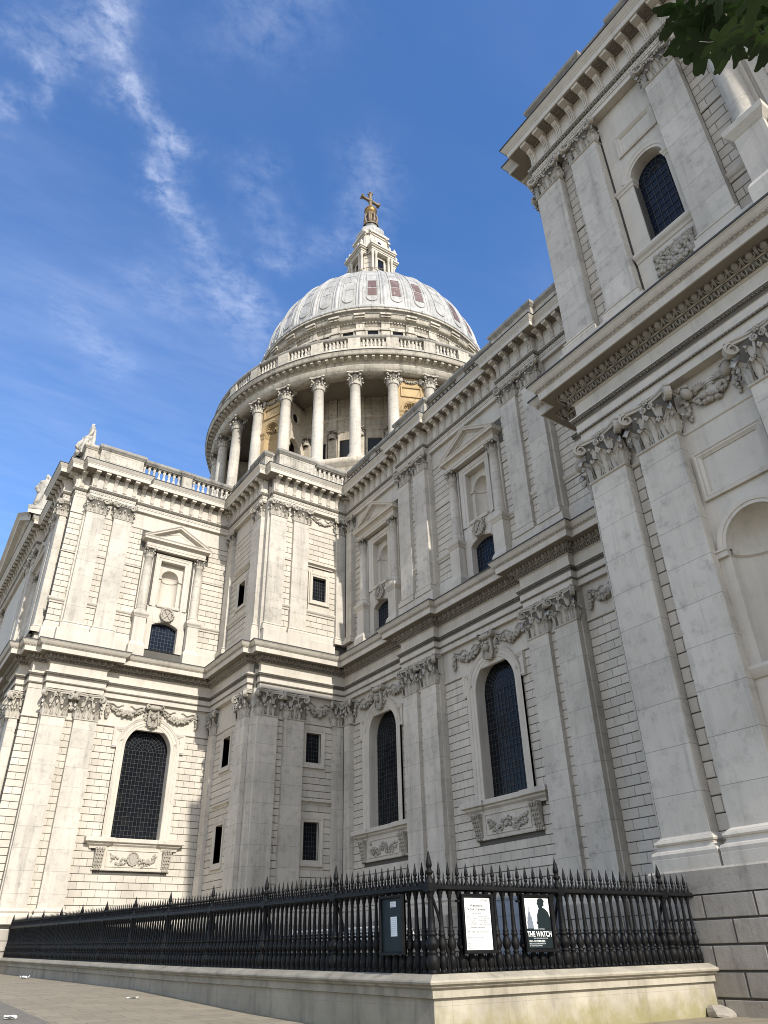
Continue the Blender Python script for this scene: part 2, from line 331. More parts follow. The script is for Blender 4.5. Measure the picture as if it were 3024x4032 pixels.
# ------------------------------------------------------------------ mesh helpers
class MB:
    def __init__(s): s.v = []; s.f = []; s.sm = []; s.mi = []; s.cur = 0
    def add(s, vs, fs, smooth=False):
        o = len(s.v); s.v.extend(vs); s.f.extend([tuple(i+o for i in f) for f in fs]); s.sm.extend([smooth]*len(fs)); s.mi.extend([s.cur]*len(fs))
        return s
    def box(s, x0, x1, y0, y1, z0, z1):
        return s.add([(x0, y0, z0), (x1, y0, z0), (x1, y1, z0), (x0, y1, z0), (x0, y0, z1), (x1, y0, z1), (x1, y1, z1), (x0, y1, z1)],
              [(0, 3, 2, 1), (4, 5, 6, 7), (0, 1, 5, 4), (1, 2, 6, 5), (2, 3, 7, 6), (3, 0, 4, 7)])
    def cbox(s, x0, x1, y0, y1, z0, z1, c=.012):    # box on a wall whose outer (y1) edges are chamfered
        return s.add([(x0, y0, z0), (x1, y0, z0), (x1, y0, z1), (x0, y0, z1), (x0, y1-c, z0), (x1, y1-c, z0), (x1, y1-c, z1), (x0, y1-c, z1),
               (x0+c, y1, z0+c), (x1-c, y1, z0+c), (x1-c, y1, z1-c), (x0+c, y1, z1-c)],
              [(0, 1, 5, 4), (1, 2, 6, 5), (2, 3, 7, 6), (3, 0, 4, 7), (4, 5, 9, 8), (5, 6, 10, 9), (6, 7, 11, 10), (7, 4, 8, 11), (8, 9, 10, 11)])
    def grid(s, g, closed_u=False, closed_v=False, smooth=True):
        nu = len(g); nv = len(g[0]); vs = [p for row in g for p in row]; fs = []
        for i in range(nu if closed_u else nu-1):
            for j in range(nv if closed_v else nv-1):
                a = i*nv+j; b = i*nv+(j+1) % nv; c = ((i+1) % nu)*nv+(j+1) % nv; d = ((i+1) % nu)*nv+j
                fs.append((a, b, c, d))
        return s.add(vs, fs, smooth)
    def lathe(s, prof, n=16, c=(0, 0), a0=0, a1=2*pi, smooth=True):
        full = abs(a1-a0-2*pi) < 1e-6
        g = []
        for i in range(n if full else n+1):
            a = a0+(a1-a0)*i/n
            g.append([(c[0]+r*math.cos(a), c[1]+r*math.sin(a), z) for r, z in prof])
        return s.grid(g, closed_u=full, smooth=smooth)
    def tube(s, pts, rad, n=8, smooth=True, cap=True):
        g = []
        prev = None
        for i, p in enumerate(pts):
            p = Vector(p); q = Vector(pts[min(i+1, len(pts)-1)]); o = Vector(pts[max(i-1, 0)])
            t = (q-o).normalized()
            a = Vector((0, 0, 1)) if abs(t.z) < .9 else Vector((1, 0, 0))
            if prev is not None and prev.cross(t).length > 1e-4: pass
            x = t.cross(a).normalized() if prev is None else (prev - t*prev.dot(t)).normalized()
            prev = x
            y = t.cross(x); r = rad[i] if isinstance(rad, (list, tuple)) else rad
            g.append([tuple(p+x*r*math.cos(2*pi*k/n)+y*r*math.sin(2*pi*k/n)) for k in range(n)])
        s.grid(g, closed_v=True, smooth=smooth)
        if cap:
            o = len(s.v); s.v.extend(g[0]); s.f.append(tuple(range(o, o+n))[::-1]); s.sm.append(False); s.mi.append(s.cur)
            o = len(s.v); s.v.extend(g[-1]); s.f.append(tuple(range(o, o+n))); s.sm.append(False); s.mi.append(s.cur)
        return s
    def blob(s, c, rx, ry, rz, seed=0, amp=.25, nu=7, nv=5, rot=0.):
        rnd = random.Random(seed); ph = [rnd.uniform(0, 6.28) for _ in range(4)]
        g = []; cr, sr = math.cos(rot), math.sin(rot)
        for j in range(nv+1):
            th = pi*j/nv; row = []
            for i in range(nu):
                a = 2*pi*i/nu
                k = 1+amp*math.sin(3*a+ph[0])*math.sin(2*th+ph[1])+amp*.6*math.sin(5*a+ph[2])*math.sin(th)
                x = rx*k*math.sin(th)*math.cos(a); y = ry*k*math.sin(th)*math.sin(a); z = rz*k*math.cos(th)
                x, z = x*cr-z*sr, x*sr+z*cr
                row.append((c[0]+x, c[1]+y, c[2]+z))
            g.append(row)
        return s.grid(g, closed_v=True)
    def prism(s, poly, a0, a1, axis='y'):           # polygon (p,q) extruded; axis y: (x,z) polygon, axis z: (x,y) polygon
        n = len(poly)
        f = (lambda p, a: (p[0], a, p[1])) if axis == 'y' else ((lambda p, a: (p[0], p[1], a)) if axis == 'z' else (lambda p, a: (a, p[0], p[1])))
        return s.add([f(p, a0) for p in poly]+[f(p, a1) for p in poly],
              [tuple(range(n)), tuple(range(2*n-1, n-1, -1))]+[(i, i+n, (i+1) % n+n, (i+1) % n) for i in range(n)])
    def merge(s, o, mat=None):
        vs = o.v if mat is None else [tuple(mat @ Vector(p)) for p in o.v]
        k = len(s.v); s.v.extend(vs); s.f.extend([tuple(i+k for i in f) for f in o.f]); s.sm.extend(o.sm); s.mi.extend(o.mi)
        return s
    def mesh(s, name, mat):
        me = bpy.data.meshes.new(name); me.from_pydata(s.v, [], s.f)
        me.polygons.foreach_set('use_smooth', s.sm)
        if isinstance(mat, (list, tuple)):
            for q in mat: me.materials.append(q)
            me.polygons.foreach_set('material_index', s.mi)
        else: me.materials.append(mat)
        me.update()
        return me
WM = {}
I4 = Matrix.Identity(4)
def link(o, parent, M):
    COL.objects.link(o)
    if parent is not None:
        o.parent = parent; o.matrix_parent_inverse = WM[parent.name].inverted()
    o.matrix_basis = M; WM[o.name] = M.copy()
    return o
def part(name, mb, mat, parent=None, M=I4):
    me = mb if isinstance(mb, bpy.types.Mesh) else mb.mesh(name, mat)
    return link(bpy.data.objects.new(name, me), parent, M)
def tag(o, label=None, cat=None, group=None, kind=None):
    for k, v in (('label', label), ('category', cat), ('group', group), ('kind', kind)):
        if v: o[k] = v
    return o
def empty(name, loc, rz=0):
    o = bpy.data.objects.new(name, None)
    o.empty_display_size = .5
    return link(o, None, Matrix.Translation(loc) @ Matrix.Rotation(rz, 4, 'Z'))
def frame(x, y, deg): return Matrix.Translation((x, y, 0)) @ Matrix.Rotation(R(deg), 4, 'Z')

def offset_path(path, o, closed=False):             # left-hand offset with mitres
    out = []; n = len(path)
    for i, p in enumerate(path):
        a = path[i-1] if (i > 0 or closed) else None; b = path[(i+1) % n] if (i < n-1 or closed) else None
        ns = []
        for q0, q1 in ((a, p), (p, b)):
            if q0 is None or q1 is None: continue
            dx, dy = q1[0]-q0[0], q1[1]-q0[1]; l = math.hypot(dx, dy) or 1
            ns.append((-dy/l, dx/l))
        if len(ns) == 1: nx, ny = ns[0]
        else:
            mx, my = ns[0][0]+ns[1][0], ns[0][1]+ns[1][1]; k = 1+ns[0][0]*ns[1][0]+ns[0][1]*ns[1][1]
            nx, ny = (mx/k, my/k) if k > .15 else ns[0]
        out.append((p[0]+nx*o, p[1]+ny*o))
    return out
def sweep(mb, path, prof, closed=False, fn=None, sgn=1, smooth=False):
    """prof: (offset, height) pairs; fn maps (p, q, height) to 3-D (default plan sweep)."""
    fn = fn or (lambda p, q, h: (p, q, h))
    rows = []
    for o, h in prof:
        rows.append([fn(p[0], p[1], h) for p in offset_path(path, o*sgn, closed)])
    n = len(rows[0])
    for j in range(len(rows)-1):
        a, b = rows[j], rows[j+1]
        for i in range(n if closed else n-1):
            k = (i+1) % n
            mb.add([a[i], a[k], b[k], b[i]], [(0, 1, 2, 3)], smooth)
    return mb
def along(path, o, step, closed=False, skip=0.0):   # evenly spaced points (x,y,angle of direction) on the offset path
    q = offset_path(path, o, closed); out = []
    for i in range(len(q)-1):
        a, b = q[i], q[i+1]; l = math.hypot(b[0]-a[0], b[1]-a[1])
        if l < skip: continue
        n = max(1, round(l/step)); ang = math.atan2(b[1]-a[1], b[0]-a[0])
        for k in range(n):
            t = (k+.5)/n; out.append((a[0]+(b[0]-a[0])*t, a[1]+(b[1]-a[1])*t, ang))
    return out

def subtract(iv, a, b):
    out = []
    for s, e in iv:
        if b <= s or a >= e: out.append((s, e)); continue
        if a > s: out.append((s, a))
        if b < e: out.append((b, e))
    return out
def rustic(mb, u0, u1, z0, z1, nrow, L, excl=(), d=0., depth=.05, gh=.036, gv=.015, phase=0):
    h = (z1-z0)/nrow
    for i in range(nrow):
        za, zb = z0+i*h, z0+(i+1)*h
        iv = [(u0, u1)]
        for (a, b, c, e) in excl:
            if min(zb, e)-max(za, c) > .25*h: iv = subtract(iv, a, b)
        off = ((i+phase) % 2)*L/2
        for s, e in iv:
            if e-s < .06: continue
            js = [s]; k = math.ceil((s-off)/L)
            while off+k*L < e:
                q = off+k*L
                if q-s > .17 and e-q > .17: js.append(q)
                k += 1
            js.append(e)
            for a, b in zip(js, js[1:]):
                ga = gv/2 if a > s else 0; gb = gv/2 if b < e else 0
                mb.cbox(a+ga, b-gb, d-depth-.02, d+random.uniform(-.004, .004), za+gh/2, zb-gh/2, .014)
def core(mb, u0, u1, z0, z1, holes=(), d=-.05, thick=.9):   # wall body with rectangular holes
    us = sorted({u0, u1, *[h[0] for h in holes], *[h[1] for h in holes]}); zs = sorted({z0, z1, *[h[2] for h in holes], *[h[3] for h in holes]})
    us = [u for u in us if u0 <= u <= u1]; zs = [z for z in zs if z0 <= z <= z1]
    for a, b in zip(us, us[1:]):
        run = None
        for c, e in zip(zs, zs[1:]):
            inside = any(h[0] < (a+b)/2 < h[1] and h[2] < (c+e)/2 < h[3] for h in holes)
            if inside:
                if run: mb.box(a, b, d-thick, d, *run); run = None
            else: run = (run[0], e) if run else (c, e)
        if run: mb.box(a, b, d-thick, d, *run)

# ------------------------------------------------------------------ the ground
def gz(x):
    P = [(-60, -2.3), (0, -1.52), (13.4, -1.43), (20.7, -1.23), (30, -.86), (54, -.47), (90, .0), (2000, 0)]
    if x < -60: return -2.3
    for (a, p), (b, q) in zip(P, P[1:]):
        if x <= b: return p+(q-p)*(x-a)/(b-a)
    return 0
mb = MB(); xs = [-1500, -300, -60, -30, -10, 0, 6, 13.4, 16, 20.7, 25, 30, 42, 54, 70, 90, 400, 1500]; ys = [-1500, -200, -60, -20, -9, 0, 20, 200, 1500]
mb.grid([[(x, y, gz(x)) for y in ys] for x in xs], smooth=False)
tag(part('pavement', mb, M_pave), kind='structure')
mb = MB(); mb.grid([[(x, y, gz(x)+.006) for y in (-5.05, 12)] for x in (-30, -10, 0, 6, 13.4, 16, 20.7, 25, 30, 42, 54, 70, 90)], smooth=False)
tag(part('road', mb, M_setts), kind='structure')

# ------------------------------------------------------------------ carved ornament generators (local x along wall, y outward, z up)
def leaf(mb, bx, by, ox, oy, w, h, curl, z0=0., nu=10, nv=14, lob=4, lift=.03):
    """acanthus leaf rising from (bx,by,z0), leaning along the outward direction (ox,oy)."""
    tx, ty = -oy, ox; g = []
    for j in range(nv+1):
        t = j/nv
        out = lift+.05*h*t+curl*max(0, t-.45)**1.7*2.5
        z = h*(t if t < .82 else .82+.13*math.sin((t-.82)/.18*pi*.75)-.24*max(0, (t-.86)/.14))
        ww = w*.5*(.66+.48*math.sin(pi*min(1, t*1.10)))*(1 if t < .74 else 1-.86*((t-.74)/.26)**1.2)
        saw = (t*lob) % 1
        ww *= .80+.30*(1-saw)**.8
        row = []
        for i in range(nu+1):
            sx = -1+2*i/nu
            rib = .030*w/.4*(1 if i % 2 == 0 else -1)*(1 if i not in (0, nu) else .3)
            o = out-.20*w*sx*sx*(1-t*.5)+rib+(.05*w/.4 if i == nu//2 else 0)
            zz = z-.22*h/lob*abs(sx)*(1.0 if saw > .4 else .3)-.05*h*abs(sx)*t
            row.append((bx+ox*o+tx*sx*ww, by+oy*o+ty*sx*ww, z0+zz))
        g.append(row)
    mb.grid(g)
def volute(mb, cx, cy, cz, ox, oy, rad, wid, turns=1.6, n=22, flip=1):
    """scroll in the vertical plane of (ox,oy), wid thick."""
    tx, ty = -oy, ox; g = []
    for i in range(n+1):
        t = i/n; a = pi*.5-flip*0-2*pi*turns*t; r = rad*(1-.72*t); th = rad*.20*(1-.4*t)
        c, sn = math.cos(a), math.sin(a); row = []
        for (dr, dw) in ((th, -.5), (th, .5), (-th, .62), (-th, -.62)):
            rr = r+dr; ww = wid*dw*(1-.25*t)
            row.append((cx+ox*rr*c+tx*ww, cy+oy*rr*c+ty*ww, cz+rr*sn))
        g.append(row)
    mb.grid(g, closed_v=True, smooth=False)
    mb.blob((cx, cy, cz), rad*.26, rad*.26, rad*.26, 1, 0, 6, 4)
def stalk(mb, p, q, r0, r1, bow=(0, 0, 0), n=6):
    p, q = Vector(p), Vector(q); b = Vector(bow)
    mb.tube([p.lerp(q, i/n)+b*math.sin(pi*i/n) for i in range(n+1)], [r0+(r1-r0)*i/n for i in range(n+1)], 6, cap=False)
def cap_corner(mb, x, y, h, ox, oy, w, z):           # the two meeting scrolls on a corner
    volute(mb, x+ox*w*.13, y+oy*w*.13, z+h*.80, ox, oy, h*.135, w*.15)
    stalk(mb, (x-ox*w*.22, y-oy*w*.22, z+h*.50), (x+ox*w*.10, y+oy*w*.10, z+h*.925), w*.035, w*.06)
    leaf(mb, x-ox*w*.05, y-oy*w*.05, ox, oy, w*.30, h*.66, h*.20, z, 4, 7)
def fleuron(mb, x, y, z, ox, oy, r):
    tx, ty = -oy, ox
    for k in range(6):
        a = 2*pi*k/6
        mb.blob((x+tx*r*.62*math.cos(a)+ox*.02, y+ty*r*.62*math.cos(a)+oy*.02, z+r*.62*math.sin(a)), r*.40, r*.40, r*.40, k, .1, 5, 4)
    mb.blob((x+ox*r*.3, y+oy*r*.3, z), r*.38, r*.38, r*.38, 3, 0, 6, 4)
def capital_flat(w, d, h, composite=False, back=.75):
    """pilaster capital: front at y=d, sides run back to y=d-back."""
    mb = MB(); hw = w/2
    yb = d-back
    # necking bead
    sweep(mb, [(hw, yb), (hw, d), (-hw, d), (-hw, yb)], [(-.02, -.10), (.0, -.10), (.05, -.08), (.065, -.045), (.05, -.01), (.0, .0), (-.03, .0)], sgn=-1)
    # bell
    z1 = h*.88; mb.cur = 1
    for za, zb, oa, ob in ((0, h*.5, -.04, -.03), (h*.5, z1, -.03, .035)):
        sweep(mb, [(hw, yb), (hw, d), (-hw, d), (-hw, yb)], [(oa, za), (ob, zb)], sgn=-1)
    # leaves
    lw = w*.43; mb.cur = 0
    for x in (-w*.255, w*.255): leaf(mb, x, d-.04, 0, 1, lw, h*.46, h*.17)
    leaf(mb, 0, d-.04, 0, 1, lw*.85, h*.68, h*.19)
    sd = max(.16, back-.1)
    for sx in (-1, 1):
        if back > .3:
            leaf(mb, sx*hw, d-back*.42, sx, 0, min(lw, back*.8), h*.46, h*.16)
        leaf(mb, sx*(hw-.02), d-.03, sx*.7071, .7071, lw*.75, h*.45, h*.12)
    for sx in (-1, 1): cap_corner(mb, sx*(hw-.02), d-.02, h, sx*.7071, .7071, w, 0)
    # inner helices meeting under the flower
    if not composite:
        for sx in (-1, 1):
            volute(mb, sx*w*.085, d+.06, h*.80, sx, 0, h*.075, .10, 1.4, 14)
            stalk(mb, (sx*w*.20, d, h*.5), (sx*w*.10, d+.05, h*.88), w*.03, w*.035)
        for sx in (-1, 1): leaf(mb, sx*w*.26, d-.01, sx*.3, .95, w*.2, h*.32, h*.10, h*.46, 4, 6)
    else:
        for k in range(7): mb.blob((-.3*w+k*.1*w, d+.05, h*.80), w*.042, .06, h*.045, k, .0, 6, 4)
        for sx in (-1, 1): volute(mb, sx*w*.44, d+.10, h*.79, sx, 0, h*.15, .16, 1.7, 18)
    # concave abacus
    P = [(hw, yb)]; co = w*.17
    P.append((hw+co*.5, yb)); P.append((hw+co*.55, d-.12)) if back > .3 else None
    P.append((hw+co, d+co*.70)); P.append((hw+co*.72, d+co))
    for k in range(1, 8):
        u = 1-2*k/8; P.append(((hw+co*.72)*u, d+.03+(co-.03)*u*u))
    P.append((-hw-co*.72, d+co)); P.append((-hw-co, d+co*.70))
    if back > .3: P.append((-hw-co*.55, d-.12))
    P.append((-hw-co*.5, yb)); P.append((-hw, yb))
    sweep(mb, P, [(-.06, h*.885), (-.015, h*.90), (-.01, h*.935), (.03, h*.95), (.03, h*.985), (.0, h)], sgn=-1)
    mb.prism(P, h*.99, h, 'z')
    mb.prism(P, h*.88, h*.90, 'z')
    fleuron(mb, 0, d+.07, h*.945, 0, 1, h*.075)
    return mb
def capital_round(r, h, nl=8):
    mb = MB()
    mb.lathe([(r*.98, -.08), (r*1.06, -.06), (r*1.06, -.02), (r*.98, 0), (r*.95, .0)], 20)
    mb.cur = 1; mb.lathe([(r*.95, .0), (r*.90, h*.5), (r*1.05, h*.88)], 16); mb.cur = 0
    for k in range(nl):
        a = 2*pi*k/nl; leaf(mb, r*.95*math.cos(a), r*.95*math.sin(a), math.cos(a), math.sin(a), r*.74, h*.42, h*.18, 0, 4, 7)
        a += pi/nl; leaf(mb, r*.93*math.cos(a), r*.93*math.sin(a), math.cos(a), math.sin(a), r*.70, h*.66, h*.2, 0, 4, 7)
    P = []
    for q in range(4):
        a = pi/4+q*pi/2
        ca, sa = math.cos(a), math.sin(a)
        cap_corner(mb, r*1.0*ca, r*1.0*sa, h, ca, sa, r*2, 0)
        for k in range(-1, 2, 2): P.append((r*1.95*ca-sa*k*r*.16, r*1.95*sa+ca*k*r*.16))
        b0, b1 = a, a+pi/2
        for k in range(1, 5):
            t = k/5; e = (1-4*t*(1-t)); rr = r*(1.28+.42*e); b = b0+(b1-b0)*t
            rr = r*1.26/max(.72, math.cos(b-(b0+b1)/2))*(1+.0*e); P.append((rr*math.cos(b), rr*math.sin(b)))
        fm = a+pi/4; fleuron(mb, r*1.28*math.cos(fm), r*1.28*math.sin(fm), h*.94, math.cos(fm), math.sin(fm), h*.07)
    mb.prism(P, h*.90, h, 'z')
    return mb
def swag(mb, xa, xb, z, sag, d, seed, thick=.21, drops=True, ribbon=True, n=None):
    rnd = random.Random(seed); n = n or int(abs(xb-xa)/.075)
    for i in range(n+1):
        t = i/n; x = xa+(xb-xa)*t; zz = z-sag*4*t*(1-t); k = .45+.75*math.sin(pi*t)
        for q in range(3):
            r = thick*k*rnd.uniform(.34, .62)
            mb.blob((x+rnd.uniform(-1, 1)*thick*.25, d+rnd.uniform(.0, .8)*thick*k, zz+rnd.uniform(-1, 1)*thick*k*.75), r, r*rnd.uniform(.7, 1), r*rnd.uniform(.7, 1.1), rnd.random(), .3, 6, 4, rnd.uniform(0, 3))
        if i % 2 == 0:
            a = rnd.uniform(0, 6.3); leaf(mb, x, d+.02, math.cos(a)*.5, .8, thick*.9, thick*1.3, thick*.4, zz-thick*.6, 3, 4)
    if drops:
        for x in (xa, xb):
            for j in range(9):
                k = (.55+.6*math.sin(pi*(j+1)/10))
                for q in range(2):
                    r = thick*k*rnd.uniform(.4, .6); mb.blob((x+rnd.uniform(-1, 1)*thick*.35*k, d+rnd.uniform(0, .7)*thick, z-.02-j*sag*.20), r, r*.8, r, rnd.random(), .3, 6, 4)
    if ribbon:
        for sx, x in ((1, xa), (-1, xb)):
            p = [(x+sx*(xb-xa if xb > xa else xa-xb)*.42*t, d+.03, z+.02+.10*math.sin(t*9+seed)*(.3+t)-.10*t) for t in [i/10 for i in range(11)]]
            mb.tube(p, [.05-.02*i/10 for i in range(11)], 5, cap=False)
def relief(mb, x0, x1, z0, z1, d, seed, n=60, r=.10, shield=True, fill=False):
    rnd = random.Random(seed); cx, cz = (x0+x1)/2, (z0+z1)/2
    for i in range(n):
        t = rnd.uniform(-1, 1); x = cx+t*(x1-x0)/2*.94
        zz = cz+(z1-z0)*(.10-.33*math.sin(abs(t)*pi))+rnd.uniform(-1, 1)*(z1-z0)*.24
        if fill: zz = rnd.uniform(z0, z1)
        zz = max(z0+.06, min(z1-.06, zz)); rr = r*rnd.uniform(.5, 1.1)
        mb.blob((x, d+rr*.35, zz), rr, rr*.8, rr*rnd.uniform(.7, 1.1), rnd.random(), .35, 6, 4, rnd.uniform(0, 3))
        if i % 3 == 0:
            a = rnd.uniform(0, 6.3); leaf(mb, x, d, math.cos(a)*.7, .6, r*1.6, r*2.2, r*.6, zz-r, 3, 4)
    if shield:
        s = (z1-z0)*.40; P = []
        for k in range(16):
            a = 2*pi*k/16; q = s*(1+.10*math.sin(3*a)); P.append((cx+q*.85*math.cos(a), cz+q*math.sin(a)))
        mb.prism(P, d, d+.09); mb.prism([(cx+(p[0]-cx)*.72, cz+(p[1]-cz)*.72) for p in P], d+.09, d+.12)
        for k in range(10):
            a = 2*pi*k/10; mb.tube([(cx+s*.86*math.cos(a+q*.2), d+.10, cz+s*math.sin(a+q*.2)) for q in range(4)], [.05, .06, .05, .02], 5)
def face(mb, x, y, z, s, tilt=0.):
    g = []
    for j in range(13):
        th = pi*j/12; row = []
        for i in range(16):
            a = 2*pi*i/16
            px = math.sin(th)*math.cos(a)*.40; py = math.sin(th)*math.sin(a)*.42; pz = math.cos(th)*.52
            if py > 0:
                f = py/.42
                py += .13*math.exp(-((px/.07)**2+((pz+.06)/.13)**2))*f            # nose
                for e in (-1, 1):
                    py -= .09*math.exp(-(((px-e*.15)/.09)**2+((pz-.06)/.07)**2))*f  # eyes
                    py += .05*math.exp(-(((px-e*.2)/.12)**2+((pz+.16)/.12)**2))*f   # cheeks
                py -= .05*math.exp(-((px/.12)**2+((pz+.235)/.03)**2))*f              # mouth
                py += .05*math.exp(-((px/.1)**2+((pz+.38)/.08)**2))*f
            row.append((x+s*(px+pz*tilt), y+s*py, z+s*pz))
        g.append(row)
    mb.grid(g, closed_v=True)
    rnd = random.Random(5)
    for k in range(26):
        a = rnd.uniform(.15*pi, .85*pi) if k < 14 else rnd.uniform(0, pi)
        rr = s*rnd.uniform(.09, .15)
        hz = .30+.24*math.sin(a) if k < 14 else .1+.45*math.sin(a)
        mb.blob((x+s*(.44*math.cos(a)+hz*tilt), y+s*(.20 if k < 14 else .02), z+s*hz), rr, rr, rr, k, .2, 6, 4)
def wing(mb, x, y, z, s, sx):
    for k in range(7):
        a = R(8+k*13); l = s*(1.25-.11*k)
        p = [(x+sx*(.3*s+l*t*math.cos(a)), y+.05+.03*k/7, z-.12*s+l*t*math.sin(a)*.8) for t in (0, .35, .7, 1)]
        mb.tube(p, [s*.05, s*.085, s*.07, s*.02], 5)

# ------------------------------------------------------------------ the cathedral
CATH = empty('cathedral', (40, -50, -1.4))
tag(CATH, 'pale stone cathedral with a lead covered dome, seen behind black railings', 'cathedral')
F_nave = frame(0, -28.55, 0); F_nave2 = frame(0, -28.70, 0)
F_chap = frame(0, -19.33, 0); F_chap2 = frame(0, -19.50, 0)
F_tran = frame(54.75, 0, 90); F_tran2 = frame(54.90, 0, 90)      # local x = world Y, local y = outward (-X)
F_basW = frame(47.30, 0, 90); F_basW2 = frame(47.45, 0, 90)
F_basN = frame(0, -21.0, 0); F_basN2 = frame(0, -21.15, 0)
F_trnN = frame(0, -7.25, 0); F_trnN2 = frame(0, -7.40, 0)
def cpart(name, mb, mat, M=I4, parent=CATH): return part(name, mb, mat, parent, M)

# --- entablatures, one run per building block
PL = [(-14, -18.95), (14.2, -18.95), (14.2, -19.65), (14.85, -19.65), (14.85, -28.30), (23.2, -28.30), (23.2, -27.87), (26.95, -27.87), (26.95, -28.30),
      (35.1, -28.30), (35.1, -27.87), (38.8, -27.87), (38.8, -28.30), (46.93, -28.30), (46.93, -21.30), (47.63, -21.30), (47.63, -20.65),
      (54.5, -20.65), (54.5, -12.45), (54.17, -12.45), (54.17, -8.50), (54.85, -8.50), (54.85, -7.50), (56.0, -7.50), (56.0, -6.85), (60.1, -6.85), (60.1, -7.40), (66.0, -7.40), (66.0, -6.85), (86, -6.85), (86, -7.4), (92, -7.4)]
d2 = .16
def setback(path, o): return offset_path(path, -o)
PU = setback(PL, d2)
cuts = {'chapel': (0, 5), 'nave': (4, 14), 'bastion': (13, 18), 'transept': (17, len(PL))}
LOW = [(-.7, 16.38), (0, 16.38), (0, 16.70), (.03, 16.71), (.05, 16.76), (.03, 16.81), (.07, 16.83), (.07, 17.14), (.10, 17.16), (.11, 17.27), (.22, 17.42), (.22, 17.47),
       (.02, 17.50), (0, 17.52), (0, 18.14), (.05, 18.16), (.06, 18.19), (.10, 18.20), (.19, 18.40), (.24, 18.42), (.26, 18.46), (.30, 18.47), (.46, 18.63), (.50, 18.65), (.50, 18.68), (.86, 18.68), (.86, 18.655), (.92, 18.655),
       (.93, 19.00), (.97, 19.01), (.98, 19.06), (1.02, 19.09), (1.10, 19.19), (1.17, 19.31), (1.20, 19.33), (1.20, 19.395), (-.7, 19.42)]
def sub(path, a, b): return path[a:b]
def orn_piece(kind):
    m = MB()
    if kind == 'egg':
        g = []
        for j in range(7):
            th = pi*j/6; g.append([(.115*math.sin(th)*math.cos(a), .10*math.sin(th)*max(-.2, math.sin(a)), -.135*math.cos(th)) for a in [2*pi*i/9 for i in range(9)]])
        m.grid(g, closed_v=True)
        m.tube([(.155*math.cos(a), .02, .13*math.sin(a)-.0) for a in [pi*(.93+1.14*i/10) for i in range(11)]], .028, 5, cap=False)
        for sx in (-1, 1): m.tube([(sx*.205, .03, .13), (sx*.205, .05, -.02), (sx*.205, .03, -.14)], [.03, .028, .006], 5)
    elif kind == 'leafbed':
        for sx in (-1, 1): m.tube([(sx*.02, .0, -.10), (sx*.06, .045, -.04), (sx*.065, .06, .05), (sx*.02, .05, .09)], [.03, .036, .03, .016], 5)
        m.tube([(.115, .01, -.10), (.115, .035, 0), (.115, .05, .09)], [.012, .022, .03], 5)
    elif kind == 'bead':
        m.blob((0, .02, 0), .05, .035, .045, 1, 0, 6, 4); m.blob((.075, .02, 0), .016, .032, .042, 1, 0, 5, 4)
    elif kind == 'bead2':
        m.tube([(-.07, .015, -.045), (-.02, .03, .04), (.03, .015, -.045), (.07, .03, .04)], .018, 4)
    elif kind == 'cross':
        m.tube([(-.07, .0, -.055), (.07, .04, .055)], .015, 4); m.tube([(.07, .0, -.055), (-.07, .04, .055)], .015, 4)
    return m
PIECE = {k: orn_piece(k) for k in ('egg', 'leafbed', 'bead', 'bead2', 'cross')}
def row(mb, path, o, z, kind, step, tilt=0., skip=.15, sc=1.):
    for x, y, a in along(path, o, step, skip=skip):
        mb.merge(PIECE[kind], Matrix.Translation((x, y, z)) @ Matrix.Rotation(a, 4, 'Z') @ Matrix.Rotation(tilt, 4, 'X') @ Matrix.Scale(sc, 4))
LF = [(-.7, 19.398), (1.202, 19.375), (1.235, 19.37), (1.235, 19.44), (.0, 19.47), (-.7, 19.50)]
for nm, (a, b) in cuts.items():
    p = sub(PL, a, b); mb = MB(); sweep(mb, p, LOW)
    e = cpart('lower_entablature', mb, M_plain)
    mb = MB(); row(mb, p, .40, 18.55, 'egg', .50, -.55, sc=1.12); row(mb, p, .15, 18.31, 'leafbed', .25, -.2, sc=1.05)
    row(mb, p, .16, 17.33, 'bead2', .15, -.3); row(mb, p, .065, 16.765, 'bead', .135)
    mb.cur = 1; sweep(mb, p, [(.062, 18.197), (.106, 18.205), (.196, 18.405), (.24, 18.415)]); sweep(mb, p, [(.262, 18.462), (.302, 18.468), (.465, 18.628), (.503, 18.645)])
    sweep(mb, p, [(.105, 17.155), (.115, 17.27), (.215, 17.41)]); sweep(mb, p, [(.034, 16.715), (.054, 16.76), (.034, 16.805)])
    part('ornament_bands', mb, (M_ornament, M_sootshade), e)
    mb = MB(); row(mb, p, 1.0, 19.07, 'cross', .19, -.5); part('cyma_band', mb, M_carve, e)
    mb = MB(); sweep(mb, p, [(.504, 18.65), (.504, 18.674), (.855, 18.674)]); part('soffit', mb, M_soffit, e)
    mb = MB(); sweep(mb, p, LF); part('lead_flashing', mb, M_lead, e)
UP = [(-.7, 32.22), (0, 32.22), (0, 32.50), (.04, 32.51), (.05, 32.72), (.07, 32.74), (.10, 32.95), (.17, 32.98), (.17, 33.03), (.0, 33.05), (0, 34.22), (.05, 34.24), (.10, 34.36), (.12, 34.40), (.70, 34.40), (.70, 34.38), (.76, 34.38),
      (.77, 34.70), (.80, 34.72), (.81, 34.78), (.86, 34.84), (.95, 34.98), (.98, 35.02), (.98, 35.09), (-.7, 35.13)]
